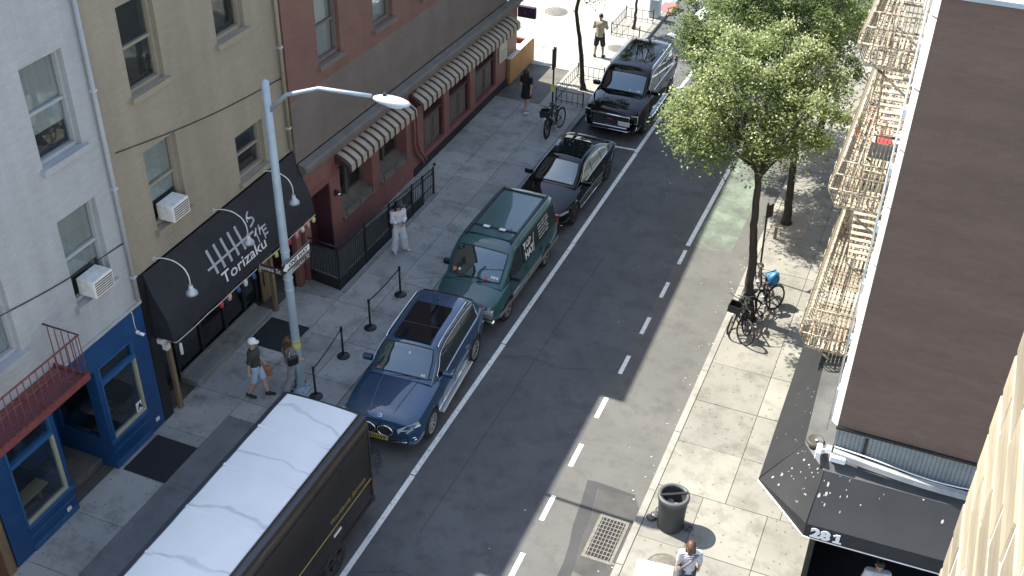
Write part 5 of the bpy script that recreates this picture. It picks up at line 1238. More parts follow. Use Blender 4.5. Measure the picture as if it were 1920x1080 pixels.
for s in (-1, 1):
    MB().tube([(-1.75, s*.665, 1.60),(-1.6, s*.67, 1.68),(-.2, s*.67, 1.735),(.2, s*.67, 1.70),(.3, s*.67, 1.65)], .02, 6).build('roof_rail', M['chrome'], b_)
    MB().bbox(-1.0, 1.05, s*1.0-.09, s*1.0+.09, .3, .35, .015).build('running_board', M['rim'], b_); MB().tube([(-1.05, s*.985,.42),(1.1, s*.985,.42)], .02, 5).build('sill_trim', M['chrome'], b_)
    k = MB(); k.bbox(-.1, .1, -.17, .17, -.12, .15, .05); k.build('grille', M['trim'], b_, (2.40, s*.2, .7)).rotation_euler = (0, .06, 0)
    k = MB(); k.tube([(.11, .19*math.cos(t), .02+.15*math.sin(t)) for t in np.linspace(0, 2*math.pi, 18)[:-1]], .018, 6, closed=True)
    for q in range(6): k.box(.1, .115, -.125+q*.05-.006, -.125+q*.05+.006, -.1, .14)
    k.build('grille_chrome', M['chrome'], b_, (2.42, s*.215, .72))
    k = MB(); k.add([(2.36,s*.46,.66),(2.30,s*.66,.70),(2.1,s*.90,.78),(2.12,s*.86,.87),(2.3,s*.62,.82),(2.38,s*.45,.76)], [(0,1,2,3,4,5) if s > 0 else (5,4,3,2,1,0)])
    k.v = [(x+.10, y*1.09, .78+(z-.76)*1.5+.03) for x, y, z in k.v]; k.build('headlight', M['lampglass'], b_)
    MB().tube([(2.46,s*.5,.74),(2.40,s*.74,.79),(2.22,s*.97,.88)], .016, 5).build('headlight_line', M['white'], b_)
    MB().tube([(2.5,s*.35,.42),(2.46,s*.66,.44),(2.33,s*.93,.52)], .022, 5).build('bumper_trim', M['chrome'], b_); MB().tube([(2.48,s*.6,.53),(2.36,s*.92,.6)], .016, 5).build('bumper_trim', M['chrome'], b_)
    MB().bbox(-2.44,-2.3, s*.7-.2, s*.7+.2, .9, 1.05, .03).build('tail_light', M['tail'], b_)
MB().bbox(2.3, 2.475, -.62, .62, .34, .5, .03).build('lower_grille', M['trim'], b_); MB().bbox(2.478, 2.5, -.26, .26, .42, .56, .004).build('number_plate', M['plate_y'], b_)
for k in range(6): MB().box(2.5005, 2.502, -.2+k*.07, -.16+k*.07, .45, .52).build('plate_mark', M['black_ink'], b_)
em = MB().lathe([(0,.012),(.045,.012),(.05,.0)], (0,0,0), 'z', n=20).build('emblem', pm('emblem_blue', (.12,.3,.6), rough=.2), b_, (2.30,0,.965), (0,.5,0)); MB().lathe([(.045,.01),(.055,.014),(.055,0)], n=20).build('emblem_ring', M['chrome'], em)
q = MB(); q.box(-1.55,-1.4,-.02,.02,1.72,1.78); q.build('antenna', M['navy'], b_)
on_ws(C, M['sticker_w'], .72,.78,.06,.13); on_ws(C, M['sticker_w'], .8,.86,.06,.13); on_ws(C, M['sticker_w'], .05,.12,.68,.76); on_ws(C, M['sticker_r'], -.9,-.82,.03,.09)
MB().tube([(1.06,-.3,1.13),(1.0,.35,1.19)], .012, 5).build('wiper', M['trim'], b_); MB().tube([(1.05,.2,1.14),(.98,.78,1.2)], .012, 5).build('wiper', M['trim'], b_)

# --- dark green van
M['green_paint'] = pm('dark_green_paint', (.010, .066, .070), (.014, .076, .08), scale=3, rough=.35, coat=1)
M['van_trim'] = pm('faded_grey_trim', (.16,.16,.15), (.2,.2,.19), scale=6, rough=.6)
van = empty('green_van', (0,0,0), 0, 'dark green van with a white sign on its side between blue SUV and black sedan', 'van')
P = dict(L=4.75, W=1.93, sill=.3, wr=.34, axles=(1.5,-1.32), spokes=5, rim=M['van_trim'], H=1.90, tw=.22,
  w=[(-2.37,.86),(-2.25,.93),(-1.6,.965),(1.4,.965),(2.0,.92),(2.25,.84),(2.37,.76)],
  zb=[(-2.37,.42),(-1,.3),(1,.3),(2.37,.34)],
  zs=[(-2.37,1.1),(-1,1.12),(1.0,1.12),(1.4,1.08),(2.0,.95),(2.3,.86),(2.37,.78)],
  zc=[(-2.37,1.1),(-1,1.14),(1.0,1.16),(1.4,1.14),(2.0,1.02),(2.3,.92),(2.37,.8)],
  roof=[(-2.34,1.12),(-2.3,1.5),(-2.2,1.84),(-1.9,1.9),(0,1.92),(.75,1.88),(.95,1.78),(1.72,1.08)], gw=(.93,.80),
  ws=(1.62,1.0), rw=(-2.33,-2.24), side=[(.5,1.3)], mirror=(1.15,1.08), mirror_mat=M['black'], handle_mat=M['black'], seams=(1.28,.12,-.95), handles=(.25,-.85))
C = build_car(van, M['green_paint'], P); b_ = C['body']; place(van, -10.3, 24.38, 0)
MB().box(-1.95,.62,-.6,.6,1.928,1.934).build('roof_panel', M['green_paint'], b_)
k = MB()
for s in (-1,1): k.bbox(-2.0,.7,s*.66-.03,s*.66+.03,1.895,1.95,.008)
k.bbox(.18,.24,-.63,.63,1.936,1.965,.008); k.bbox(-1.9,-1.84,-.63,.63,1.936,1.965,.008); k.build('roof_rack', M['trim'], b_)
for yy in (-.25,.22):
    MB().bbox(.19,.3,yy-.09,yy+.09,1.966,1.98,.004).build('rack_mark', M['white_worn'], b_)
MB().bbox(2.3,2.44,-.9,.9,.36,.5,.03).build('bumper', M['chrome'], b_); MB().bbox(2.32,2.40,-.55,.55,.56,.74,.01).build('grille', M['trim'], b_); MB().box(2.401,2.41,-.54,.54,.64,.66).build('grille_bar', M['chrome'], b_)
for s in (-1,1):
    MB().bbox(2.27,2.39,s*.7-.14,s*.7+.14,.66,.77,.01).build('headlight', M['lampglass'], b_); MB().bbox(2.27,2.385,s*.7-.14,s*.7+.14,.55,.65,.01).build('turn_signal', M['van_trim'], b_); MB().bbox(-2.4,-2.3,s*.85-.05,s*.85+.05,.8,1.15,.01).build('tail_light', M['tail'], b_)
    MB().bbox(-2.2,2.1,s*.968-.012,s*.968+.012,.46,.54,.005).build('rub_strip', M['van_trim'], b_)
    f_ = MB(); f_.prism([(-2.05,s*.945,1.14),(.42,s*.945,1.14),(.42,s*.845,1.74),(-2.0,s*.845,1.74)], (0,s*.006,0)); f_.build('side_panel', pm('black_vinyl', (.008,.018,.018), rough=.25, coat=.5), b_)
def vside(yoff): return yoff
up = Vector((0,-.1,.6)); 
def vtext(body, x, z, size, w=None, bold=0, mat=None):
    t = (z-1.14)/.6; lettering('lettering', body, mat or M['white_print'], b_, (x, .955-.1*t, z), (-1,0,0), (0,-.1,.6), size, w, bold, 0)
vtext('TOP', .33, 1.5, .27, .55, .012); vtext('HAT', .27, 1.2, .3, .6, .014)
h_ = MB(); h_.add([(.14,.928,1.62),(-.06,.928,1.62),(-.08,.91,1.74),(.12,.91,1.74)], [(0,1,2,3)]); h_.build('hat_logo', pm('hat_tan', (.45,.33,.24)), b_)
for q, wd in enumerate((.72,.8,.66,.74,.7)): 
    z = 1.66-q*.1; vtext('FINE ART SERVICE'[:12+q%3], -.75, z, .075, wd, .001)
arc = MB(); arc.tube([(-.45-.12*math.cos(t*1.0)*-1, .958-.1*(((1.16+.5*math.sin(t))-1.14)/.6), 1.16+.5*math.sin(t)) for t in np.linspace(0,math.pi/2,10)], .008, 4); arc.build('stripe', M['white_print'], b_)
lettering('lettering', 'TOP HAT', M['white_print'], b_, (1.2,.972,.62), (-1,0,0), (0,0,1), .11, .42, .004, 0)
on_ws(C, M['sticker_w'], .62,.7,.1,.18); on_ws(C, M['sticker_w'], .72,.8,.1,.18); on_ws(C, M['sticker_w'], .83,.9,.1,.18); on_ws(C, M['sticker_r'], .38,.5,.02,.12); on_ws(C, M['sticker_w'], -.7,-.62,.12,.2); on_ws(C, pm('orange_item',(.5,.16,.06)), -.92,-.78,.08,.2)
MB().tube([(1.7,-.5,1.14),(1.6,.2,1.22)], .012, 5).build('wiper', M['trim'], b_); MB().tube([(1.7,.1,1.14),(1.6,.75,1.21)], .012, 5).build('wiper', M['trim'], b_)

# --- black sedan
M['black_gloss'] = pm('black_car_paint', (.003,.003,.0035), rough=.6, spec=.0, coat=1)
sd = empty('black_sedan', (0,0,0), 0, 'glossy black sedan with chrome window line between green van and black SUV', 'car')
P = dict(L=4.95, W=1.88, sill=.25, wr=.34, axles=(1.58,-1.42), spokes=10, rim=M['rim_black'], H=1.42, bright=True,
  w=[(-2.47,.72),(-2.3,.86),(-1.5,.94),(0,.92),(1.5,.94),(2.1,.88),(2.35,.76),(2.47,.6)],
  zb=[(-2.47,.4),(-2,.26),(1.8,.22),(2.47,.28)],
  zs=[(-2.47,.88),(-2.2,.98),(-1,.97),(.7,.9),(1.4,.84),(2.1,.74),(2.4,.64),(2.47,.56)],
  zc=[(-2.47,.9),(-2.2,1.03),(-1,1.02),(.7,.97),(1.4,.92),(2.1,.81),(2.4,.68),(2.47,.58)],
  roof=[(-2.12,1.02),(-1.5,1.26),(-.9,1.40),(-.3,1.43),(.15,1.40),(.55,1.24),(1.12,.94)], gw=(.84,.58),
  ws=(1.04,.3), rw=(-1.98,-1.1), side=[(-.1,.72),(-.95,-.16),(-1.5,-1.0)], mirror=(.72,.9), seams=(.9,-.12,-1.0), handles=(.05,-.9))
C = build_car(sd, M['black_gloss'], P); b_ = C['body']; place(sd, -10.3, 29.85, -.015)
MB().bbox(2.36,2.49,-.5,.5,.36,.62,.03).build('grille', M['trim'], b_); MB().tube([(2.45,-.55,.63),(2.5,0,.645),(2.45,.55,.63)], .012, 5).build('grille_trim', M['chrome'], b_); MB().tube([(2.3,-.8,.3),(2.46,-.5,.29),(2.47,.5,.29),(2.3,.8,.3)], .014, 5).build('bumper_trim', M['chrome'], b_)
MB().box(-.95,.02,-.5,.5,1.447,1.452).build('sunroof', M['roof_glass'], b_)
for s in (-1,1):
    k = MB(); k.add([(2.38,s*.5,.58),(2.25,s*.76,.62),(2.05,s*.9,.7),(2.06,s*.87,.74),(2.3,s*.68,.68),(2.4,s*.5,.63)], [(0,1,2,3,4,5) if s > 0 else (5,4,3,2,1,0)]); k.v = [(x+.07,y*1.03,z+.015) for x,y,z in k.v]; k.build('headlight', M['lampglass'], b_)
    MB().tube([(-1.0,s*.945,.3),(1.1,s*.935,.3)], .014, 5).build('sill_trim', M['chrome'], b_); MB().bbox(-2.46,-2.3,s*.62-.2,s*.62+.2,.74,.84,.02).build('tail_light', M['tail'], b_)
on_ws(C, M['sticker_w'], .78,.86,.05,.11); on_ws(C, M['sticker_w'], .7,.76,.2,.26)

# --- big black SUV
bs2 = empty('black_suv', (0,0,0), 0, 'big boxy black SUV with wide chrome grille at the head of the parked row', 'car')
P = dict(L=5.05, W=2.06, sill=.34, wr=.4, axles=(1.55,-1.4), spokes=6, rim=M['rim_black'], H=1.9, tw=.27, bright=True,
  w=[(-2.52,.9),(-2.4,.98),(-1.5,1.03),(1.6,1.03),(2.2,.99),(2.42,.93),(2.52,.86)],
  zb=[(-2.52,.5),(-2,.36),(2,.36),(2.52,.42)],
  zs=[(-2.52,1.18),(-1,1.22),(1.0,1.2),(1.5,1.16),(2.2,1.1),(2.45,1.03),(2.52,.9)],
  zc=[(-2.52,1.2),(-1,1.24),(1.0,1.26),(1.5,1.25),(2.2,1.18),(2.45,1.09),(2.52,.92)],
  roof=[(-2.45,1.2),(-2.35,1.6),(-2.2,1.84),(-1.7,1.9),(0,1.92),(.55,1.88),(.75,1.76),(1.32,1.2)], gw=(.95,.78),
  ws=(1.26,.78), rw=(-2.43,-2.28), side=[(-.05,.98),(-1.0,-.12),(-2.15,-1.06)], mirror=(.95,1.2), seams=(1.0,-.08,-1.04), handles=(.08,-.9), hoodlines=(1.4,2.3,.55,.5))
C = build_car(bs2, M['black_gloss'], P); b_ = C['body']; place(bs2, -10.22, 36.55, 0)
MB().bbox(2.46,2.57,-.66,.66,.55,.98,.03).build('grille', M['trim'], b_)
k = MB(); k.tube([(2.57,-.66,.6),(2.575,-.7,.95),(2.575,.7,.95),(2.57,.66,.6),(2.57,-.66,.6)], .035, 6)
for z in (.68,.76,.84): k.box(2.572,2.585,-.62,.62,z-.012,z+.012)
k.build('grille_chrome', M['chrome'], b_); lettering('lettering', 'GMC', M['sticker_r'], b_, (2.588,-.09,.775), (0,1,0), (0,0,1), .07, .18, .004, .002)
MB().bbox(2.5,2.58,-.62,.62,.47,.53,.01).build('bumper_strip', M['chrome'], b_); MB().tube([(2.35,-.9,.4),(2.53,-.6,.38),(2.53,.6,.38),(2.35,.9,.4)], .02, 5).build('bumper_trim', M['chrome'], b_); MB().bbox(2.59,2.61,.3,.72,.62,.78,.004).build('number_plate', M['plate_w'], b_)
for s in (-1,1):
    MB().bbox(2.3,2.51,s*.84-.11,s*.84+.11,.72,.98,.03).build('headlight', M['trim'], b_); MB().tube([(2.52,s*.74,.99),(2.46,s*.95,.99),(2.46,s*.95,.72),(2.52,s*.74,.71)], .016, 5).build('headlight_line', M['white'], b_)
    MB().tube([(2.5,s*.75,.44),(2.42,s*.92,.46),(2.42,s*.93,.58)], .02, 5).build('fog_trim', M['chrome'], b_)
    MB().tube([(-2.1,s*.76,1.84),(-1.9,s*.77,1.945),(.3,s*.77,1.95),(.45,s*.77,1.88)], .022, 6).build('roof_rail', M['chrome'], b_)
    MB().bbox(-1.0,1.05,s*1.03-.1,s*1.03+.06,.36,.42,.015).build('running_board', M['chrome'], b_); MB().bbox(-2.53,-2.38,s*.9-.06,s*.9+.06,.85,1.3,.02).build('tail_light', M['tail'], b_)
on_ws(C, M['sticker_w'], .68,.85,.08,.16); on_ws(C, M['sticker_w'], .3,.38,.06,.13)

# --- brown-black delivery truck with a translucent white roof
tr = empty('delivery_truck', (-10.2, 11.6, 0), -math.pi/2, 'dark delivery step van with a white roof and gold lettering at the lower left', 'truck')
M['truck'] = pm('truck_brown_black', (.012,.010,.009), (.018,.015,.013), scale=2, rough=.35, coat=.3)
mt = pm('truck_roof', (.66,.685,.69), (.72,.74,.74), scale=.8, rough=.45)
nt = mt.node_tree; N_ = nt.nodes; p_ = N_['Principled BSDF']; old = p_.inputs['Base Color'].links[0].from_socket     # grime runs across the sheet
tc_ = N_.new('ShaderNodeTexCoord'); wv = N_.new('ShaderNodeTexWave'); wv.inputs['Scale'].default_value = .22; wv.inputs['Distortion'].default_value = 5.5; wv.inputs['Detail'].default_value = 4; wv.inputs['Detail Scale'].default_value = 1.4
rp = N_.new('ShaderNodeValToRGB'); rp.color_ramp.elements[0].position = .0; rp.color_ramp.elements[0].color = (1,1,1,1); rp.color_ramp.elements[1].position = .014; rp.color_ramp.elements[1].color = (0,0,0,1)
nz = N_.new('ShaderNodeTexNoise'); nz.inputs['Scale'].default_value = 2.6; nz.inputs['Detail'].default_value = 6; m1 = N_.new('ShaderNodeMath'); m1.operation = 'MULTIPLY'; mx = N_.new('ShaderNodeMix'); mx.data_type = 'RGBA'; mx.inputs[7].default_value = (.36,.385,.4,1)
nt.links.new(tc_.outputs['Object'], wv.inputs[0]); nt.links.new(wv.outputs[1], rp.inputs[0]); nt.links.new(tc_.outputs['Object'], nz.inputs['Vector']); nt.links.new(rp.outputs[0], m1.inputs[0]); nt.links.new(nz.outputs[0], m1.inputs[1]); nt.links.new(m1.outputs[0], mx.inputs[0]); nt.links.new(old, mx.inputs[6]); nt.links.new(mx.outputs[2], p_.inputs['Base Color'])
TL0, TL1, TW, TH = -3.4, 3.6, 1.02, 3.0
k = MB(); prof = [(TW-.02,.55),(TW,.7),(TW,2.72),(TW-.03,2.86),(TW-.1,2.96),(TW-.15,TH)]
G = [[(x, y, z) for y, z in prof]+[(x, -y, z) for y, z in prof[::-1]] for x in (TL0, TL0+.04, 0, TL1-1.2)]
G[0] = [(x, y*.97, z-.02) for x, y, z in G[0]]
k.grid(G, flip=True); k.add(G[0], [tuple(range(12))]); k.add(G[-1], [tuple(range(11,-1,-1))]); k.build('body', M['truck'], tr, sharp=30)
nose = MB(); pn = [(TL1-1.2,.55),(TL1,.5),(TL1+.12,.8),(TL1+.05,1.35),(TL1-.5,1.5),(TL1-.85,2.6),(TL1-1.2,2.96)]; nose.prism([(x,-TW+.04,z) for x,z in pn], (0,2*TW-.08,0)); nose.build('cab', M['truck'], tr)
MB().prism([(TL1-.44,-TW+.12,1.55),(TL1-.44,TW-.12,1.55),(TL1-.79,TW-.16,2.55),(TL1-.79,-TW+.16,2.55)], (.02,0,.01)).build('windshield', M['darkglass'], tr)
gx = np.linspace(TL0+.1, TL1-1.3, 40); rp_ = [[(x, y, TH+.012+.035*(1-(y/.84)**2)+.004*math.sin(x*6.3)) for y in np.linspace(-.84,.84,9)] for x in gx]
MB().grid(rp_).build('roof_sheet', mt, tr)
k = MB()
for s in (-1,1):
    k.tube([(TL0+.08,s*.845,TH+.014),(TL1-1.28,s*.845,TH+.014)], .016, 6); k.bbox(TL0+.02,TL1-1.22,s*.93-.05,s*.93+.05,2.93,2.975,.015)
k.tube([(TL0+.08,-.845,TH+.014),(TL0+.08,.845,TH+.014)], .016, 6); k.build('roof_rail', pm('truck_rail', (.06,.07,.09), rough=.3, metal=.6), tr)
M['gold'] = pm('gold_print', (.32,.24,.085), rough=.6)
lettering('lettering', 'Worldwide Services', M['gold'], tr, (-1.66,TW+.003,1.43), (-1,0,0), (0,0,1), .21, 1.42, -.001, 0)
MB().box(TL0+.1,TL1-1.3,TW+.001,TW+.012,1.27,1.295).build('stripe', M['gold'], tr); MB().box(-2.0,-1.72,TW+.001,TW+.02,1.05,1.1).build('marker', M['sticker_w'], tr)
MB().bbox(TL0+.02,TL1-1.25,TW-.005,TW+.02,.6,.66,.004).build('rub_rail', M['truck'], tr)
MB().box(TL0+.06,TL0+.1,TW+.001,TW+.02,.75,2.6).build('corner_trim', M['trim'], tr); MB().bbox(TL0+.03,TL0+.09,TW+.002,TW+.03,1.0,1.08,.004).build('side_lamp', M['tail'], tr)
for x in (-2.2,-1.0,.2,1.4):
    MB().box(x-.006,x+.006,TW+.0005,TW+.004,.68,2.7).build('panel_seam', M['trim'], tr)
    MB().bbox(x-.03,x+.03,-.83,.83,TH+.02,TH+.05,.006).build('roof_bow', mt, tr)
MB().box(TL0+.1,TL1-1.3,TW+.001,TW+.02,2.6,2.64).build('drip_rail', M['trim'], tr)
MB().bbox(TL0-.12,TL0,-.98,.98,.42,.58,.02).build('bumper', M['trim'], tr)
u = MB(); u.box(TL0+.2,TL1-.3,-.7,.7,.3,.62); u.build('underbody', M['trim'], tr)
for x in (2.5,-1.7):
    for s in (-1,1): wheel(tr, x, s*.9, .4, .26, s, M['rim_dark'], 6)
# ---------------------------------------------------------------- people: one continuous body each, clothes and hair as children
def surface_nets(F, org, h):
    S = F < 0; nx, ny, nz = F.shape
    c = np.zeros((nx-1, ny-1, nz-1), int)
    for i in (0,1):
        for j in (0,1):
            for k in (0,1): c += S[i:nx-1+i, j:ny-1+j, k:nz-1+k]
    act = (c > 0) & (c < 8); idx = -np.ones(act.shape, int); I = np.argwhere(act); idx[act] = np.arange(len(I))
    acc = np.zeros((len(I), 3)); cnt = np.zeros(len(I))
    cor = [(i,j,k) for i in (0,1) for j in (0,1) for k in (0,1)]
    for a in cor:
        for ax in range(3):
            if a[ax] == 0:
                b = list(a); b[ax] = 1
                fa = F[I[:,0]+a[0], I[:,1]+a[1], I[:,2]+a[2]]; fb = F[I[:,0]+b[0], I[:,1]+b[1], I[:,2]+b[2]]
                q = (fa < 0) != (fb < 0); t = np.where(q, fa/np.where(q, fa-fb, 1), 0)
                p = np.array(a, float)[None,:]+np.zeros((len(I),3)); p[:,ax] += t
                acc[q] += p[q]; cnt[q] += 1
    V = (I+acc/cnt[:,None])*h+org; Q = []
    for ax in range(3):
        sl = [slice(1,-1)]*3; sl[ax] = slice(0, None)
        u, v = (ax+1) % 3, (ax+2) % 3
        A = np.moveaxis(S, ax, 0); e = A[:-1] != A[1:]
        E_ = np.argwhere(e); inside = A[:-1][e]
        pos = np.zeros_like(E_); oth = [d for d in range(3) if d != ax]
        pos[:,ax] = E_[:,0]; pos[:,oth[0]] = E_[:,1]; pos[:,oth[1]] = E_[:,2]
        ok = (pos[:,u] > 0) & (pos[:,v] > 0) & (pos[:,u] < F.shape[u]-1) & (pos[:,v] < F.shape[v]-1); pos = pos[ok]; ins = inside[ok]
        def at(du, dv):
            p = pos.copy(); p[:,u] -= du; p[:,v] -= dv; return idx[p[:,0], p[:,1], p[:,2]]
        q = np.stack([at(1,1), at(0,1), at(0,0), at(1,0)], 1); q[~ins] = q[~ins][:, ::-1]; Q.append(q)
    return V, np.concatenate(Q)

def sdf_object(name, prims, mat, parent, h=.013, k=.025, clip=None):
    """prims: ('c', a, b, ra, rb) tapered capsule or ('e', centre, radii)"""
    lo = np.array([1e9]*3); hi = -lo
    for p in prims:
        if p[0] == 'c': pts = [np.array(p[1])-p[3], np.array(p[1])+p[3], np.array(p[2])-p[4], np.array(p[2])+p[4]]
        else: pts = [np.array(p[1])-np.array(p[2]), np.array(p[1])+np.array(p[2])]
        for q in pts: lo = np.minimum(lo, q); hi = np.maximum(hi, q)
    lo -= 3*h; hi += 3*h; n = np.ceil((hi-lo)/h).astype(int)+1
    ax = [lo[i]+h*np.arange(n[i]) for i in range(3)]; X, Y, Z = np.meshgrid(*ax, indexing='ij'); F = None
    for p in prims:
        if p[0] == 'c':
            a, b = np.array(p[1], float), np.array(p[2], float); d = b-a; L2 = max(d@d, 1e-9)
            t = np.clip(((X-a[0])*d[0]+(Y-a[1])*d[1]+(Z-a[2])*d[2])/L2, 0, 1)
            D = np.sqrt((X-a[0]-t*d[0])**2+(Y-a[1]-t*d[1])**2+(Z-a[2]-t*d[2])**2)-(p[3]+(p[4]-p[3])*t)
        else:
            c, r = p[1], p[2]; q = np.sqrt(((X-c[0])/r[0])**2+((Y-c[1])/r[1])**2+((Z-c[2])/r[2])**2); D = (q-1)*min(r)
        kk = p[5] if len(p) > 5 else k
        if F is None: F = D
        else:
            hh = np.clip(.5+.5*(D-F)/kk, 0, 1) if False else np.maximum(kk-np.abs(F-D), 0)/kk; F = np.minimum(F, D)-hh*hh*kk*.25
    if clip is not None: F = np.maximum(F, clip(X, Y, Z))
    V, Q = surface_nets(F, lo, h)
    me = bpy.data.meshes.new(name); me.from_pydata(V.tolist(), [], Q.tolist()); me.update()
    me.materials.append(mat); me.polygons.foreach_set('use_smooth', [True]*len(me.polygons))
    return inst(name, me, parent)

def arm_prims(sh, el, wr, side, thick=1.0, hand='relaxed'):
    sh, el, wr = map(np.array, (sh, el, wr)); d = (wr-el)/np.linalg.norm(wr-el)
    out = np.array([side, 0, 0.]); out = out-d*(out@d); out /= np.linalg.norm(out); nrm = np.cross(d, out)
    P = [('c', sh, el, .047*thick, .038*thick), ('c', el, wr, .038*thick, .026*thick)]
    pc = wr+d*.05
    P += [('c', wr, pc+d*.02, .026, .03)]
    fl = -nrm*side                                             # fingers curl this way
    for i, (off, ln) in enumerate(((-.027,.062),(-.009,.074),(.009,.07),(.027,.055))):
        b = wr+d*.08+nrm*off*1.0; m_ = b+d*ln*.5+(-out*side*side)*.0-out*.008; e = m_+d*ln*.42-out*.02
        P += [('c', b, m_, .0095, .009, .008), ('c', m_, e, .009, .0075, .008)]
    tb = wr+d*.03+nrm*-.03; P += [('c', tb, tb+d*.035+nrm*-.022, .012, .01, .012), ('c', tb+d*.035+nrm*-.022, tb+d*.065+nrm*-.02-out*.01, .01, .008, .01)]
    return P

def person(loc, rz, h, label, J, skin, clothes, hair, extras=None):
    """local: facing -y. J: joints for a 1.75 m figure"""
    t = empty('person', loc, rz, label, 'person'); t.scale = (h/1.75,)*3
    B_ = []
    B_ += [('c', J['pel'], J['waist'], .115, .105), ('c', J['waist'], J['chest'], .105, .125), ('c', np.array(J['chest'])+[.06,0,.02], np.array(J['chest'])+[-.06,0,.02], .11, .11)]
    for s, q in ((1,'l'), (-1,'r')):
        hp, kn, an = np.array(J['hip'+q]), np.array(J['kn'+q]), np.array(J['an'+q]); to = np.array(J['to'+q])
        B_ += [('c', hp, kn, .085, .056), ('c', kn, kn*.6+an*.4+np.array([0,.012,0]), .054, .054), ('c', kn*.55+an*.45, an, .05, .035), ('c', an+[0,.01,-.03], to, .036, .026)]
        B_ += [('c', np.array(J['chest'])+[.02*s,0,.06], J['sh'+q], .075, .052)]
        B_ += arm_prims(J['sh'+q], J['el'+q], J['wr'+q], s)
    hd = np.array(J['head']); f = np.array(J.get('face', (0,-1,0)), float); f /= np.linalg.norm(f); sd = np.cross(f, [0,0,1]); sd /= np.linalg.norm(sd); up = np.cross(sd, f)
    B_ += [('c', np.array(J['chest'])+[0,.01,.1], hd-up*.06-f*.01, .055, .05), ('e', hd+up*.015-f*.01, (.078,.092,.105)), ('c', hd-up*.07+f*.03, hd-up*.085+f*.055, .05, .036)]
    B_ += [('c', hd+f*.085+up*.005, hd+f*.108-up*.03, .01, .016, .01)]
    for s in (1,-1): B_ += [('c', hd+sd*s*.078-f*.012+up*.015, hd+sd*s*.08-f*.008-up*.03, .014, .01, .01)]
    sdf_object('body', B_, skin, t, h=.0125)
    fc = MB()
    for s in (1,-1):
        e = hd+f*.085+sd*s*.032+up*.006; fc.ell(e, (.011,.011,.009), 8, 5)
    fc.build('eyes', M['black_ink'], t); m_ = MB(); e = hd+f*.093-up*.058; m_.cyl(e-sd*.022, e+sd*.022, .006, n=6); m_.build('mouth', M['lip'], t)
    for name, prims, mat, clip in clothes(J): sdf_object(name, prims, mat, t, h=.014, k=.035, clip=clip)
    for name, prims, mat in hair(hd, f, sd, up): sdf_object(name, prims, mat, t, h=.012, k=.03)
    if extras: extras(t, J, hd, f, sd, up)
    return t

def stand(stride=0, bend=0):
    a = stride
    return dict(pel=(0,0,.96), waist=(0,.0,1.1), chest=(0,-.005,1.32), shl=(.175,0,1.42), shr=(-.175,0,1.42), ell=(.225,.03,1.14), elr=(-.225,.03,1.14), wrl=(.23,-.05,.9), wrr=(-.23,-.05,.9),
        hipl=(.085,0,.93), hipr=(-.085,0,.93), knl=(.09,-.03-a*.5,.51), knr=(-.09,-.03+a*.4,.51), anl=(.09,.03-a*1.0,.09), anr=(-.09,.03+a*.9,.09+(.06 if a else 0)),
        tol=(.1,-.14-a*1.0,.03), tor=(-.1,-.14+a*.9,.03+(.02 if a else 0)), head=(0,-.015,1.625), face=(0,-1,-.12))

M['skin_a'] = pm('skin_light', (.50,.31,.22), rough=.55); M['skin_b'] = pm('skin_tan', (.36,.21,.14), rough=.55); M['lip'] = pm('lips', (.28,.1,.09), rough=.5)
M['hair_black'] = pm('hair_black', (.008,.007,.007), (.02,.017,.015), scale=30, rough=.5, stretch=(1,1,.1)); M['hair_brown'] = pm('hair_brown', (.055,.024,.013), (.11,.052,.028), scale=30, rough=.5, stretch=(1,1,.1))
def cloth(n, c): return pm(n, c, tuple(q*.8 for q in c), scale=5, rough=.9, bump=.25, bscale=25)

def torso(J, g=.02, low=0):
    c = np.array(J['chest']); P = [('c', np.array(J['pel'])+[0,0,low], J['waist'], .125+g, .112+g), ('c', J['waist'], c, .112+g, .128+g), ('c', c+[.06,0,.03], c+[-.06,0,.03], .11+g, .11+g)]
    for s, q in ((1,'l'),(-1,'r')): P += [('c', c+[.02*s,0,.07], J['sh'+q], .07+g, .054+g)]
    return P
def sleeves(J, f=.55, g=.022):
    P = []
    for q in 'lr': a, b, w = map(np.array, (J['sh'+q], J['el'+q], J['wr'+q])); P += [('c', a, a+(b-a)*min(1,f), .05+g, .044+g)]+([('c', b, b+(w-b)*(f-1), .042+g, .036+g)] if f > 1 else [])
    return P
def legs(J, f=1, g=.022, flare=0):
    P = [('c', np.array(J['pel'])+[.03,0,.03], np.array(J['pel'])+[-.03,0,.03], .118+g, .118+g)]
    for q in 'lr':
        a, b, w = map(np.array, (J['hip'+q], J['kn'+q], J['an'+q]))
        P += [('c', a, a+(b-a)*min(1,f), .088+g, .062+g+flare)]+([('c', b, b+(w-b)*(f-1), .06+g+flare, .048+g+flare*2)] if f > 1 else [])
    return P
def shoes(J):
    P = []
    for q in 'lr': a, b = np.array(J['an'+q]), np.array(J['to'+q]); P += [('c', a+[0,.015,-.035], b, .048, .037), ('c', a, a+[0,0,-.03], .045, .045)]
    return P
def short_hair(mat, full=True):
    return lambda hd, f, sd, up: [('hair', [('e', hd+up*.04-f*.022, (.084,.096,.088))], mat)]
def long_hair(mat, down=.42):
    def fn(hd, f, sd, up):
        P = [('e', hd+up*.035-f*.025, (.09,.1,.1)), ('c', hd-f*.075+up*.0, hd-f*.11-np.array([0,0,down]), .085, .06)]
        for s in (1,-1): P += [('c', hd+sd*s*.07-f*.02, hd+sd*s*.085-f*.05-np.array([0,0,.26]), .04, .03)]
        return [('hair', P, mat)]
    return fn
SH_B, SH_W = cloth('dark_shoe', (.03,.028,.026)), cloth('white_shoe', (.7,.7,.68))
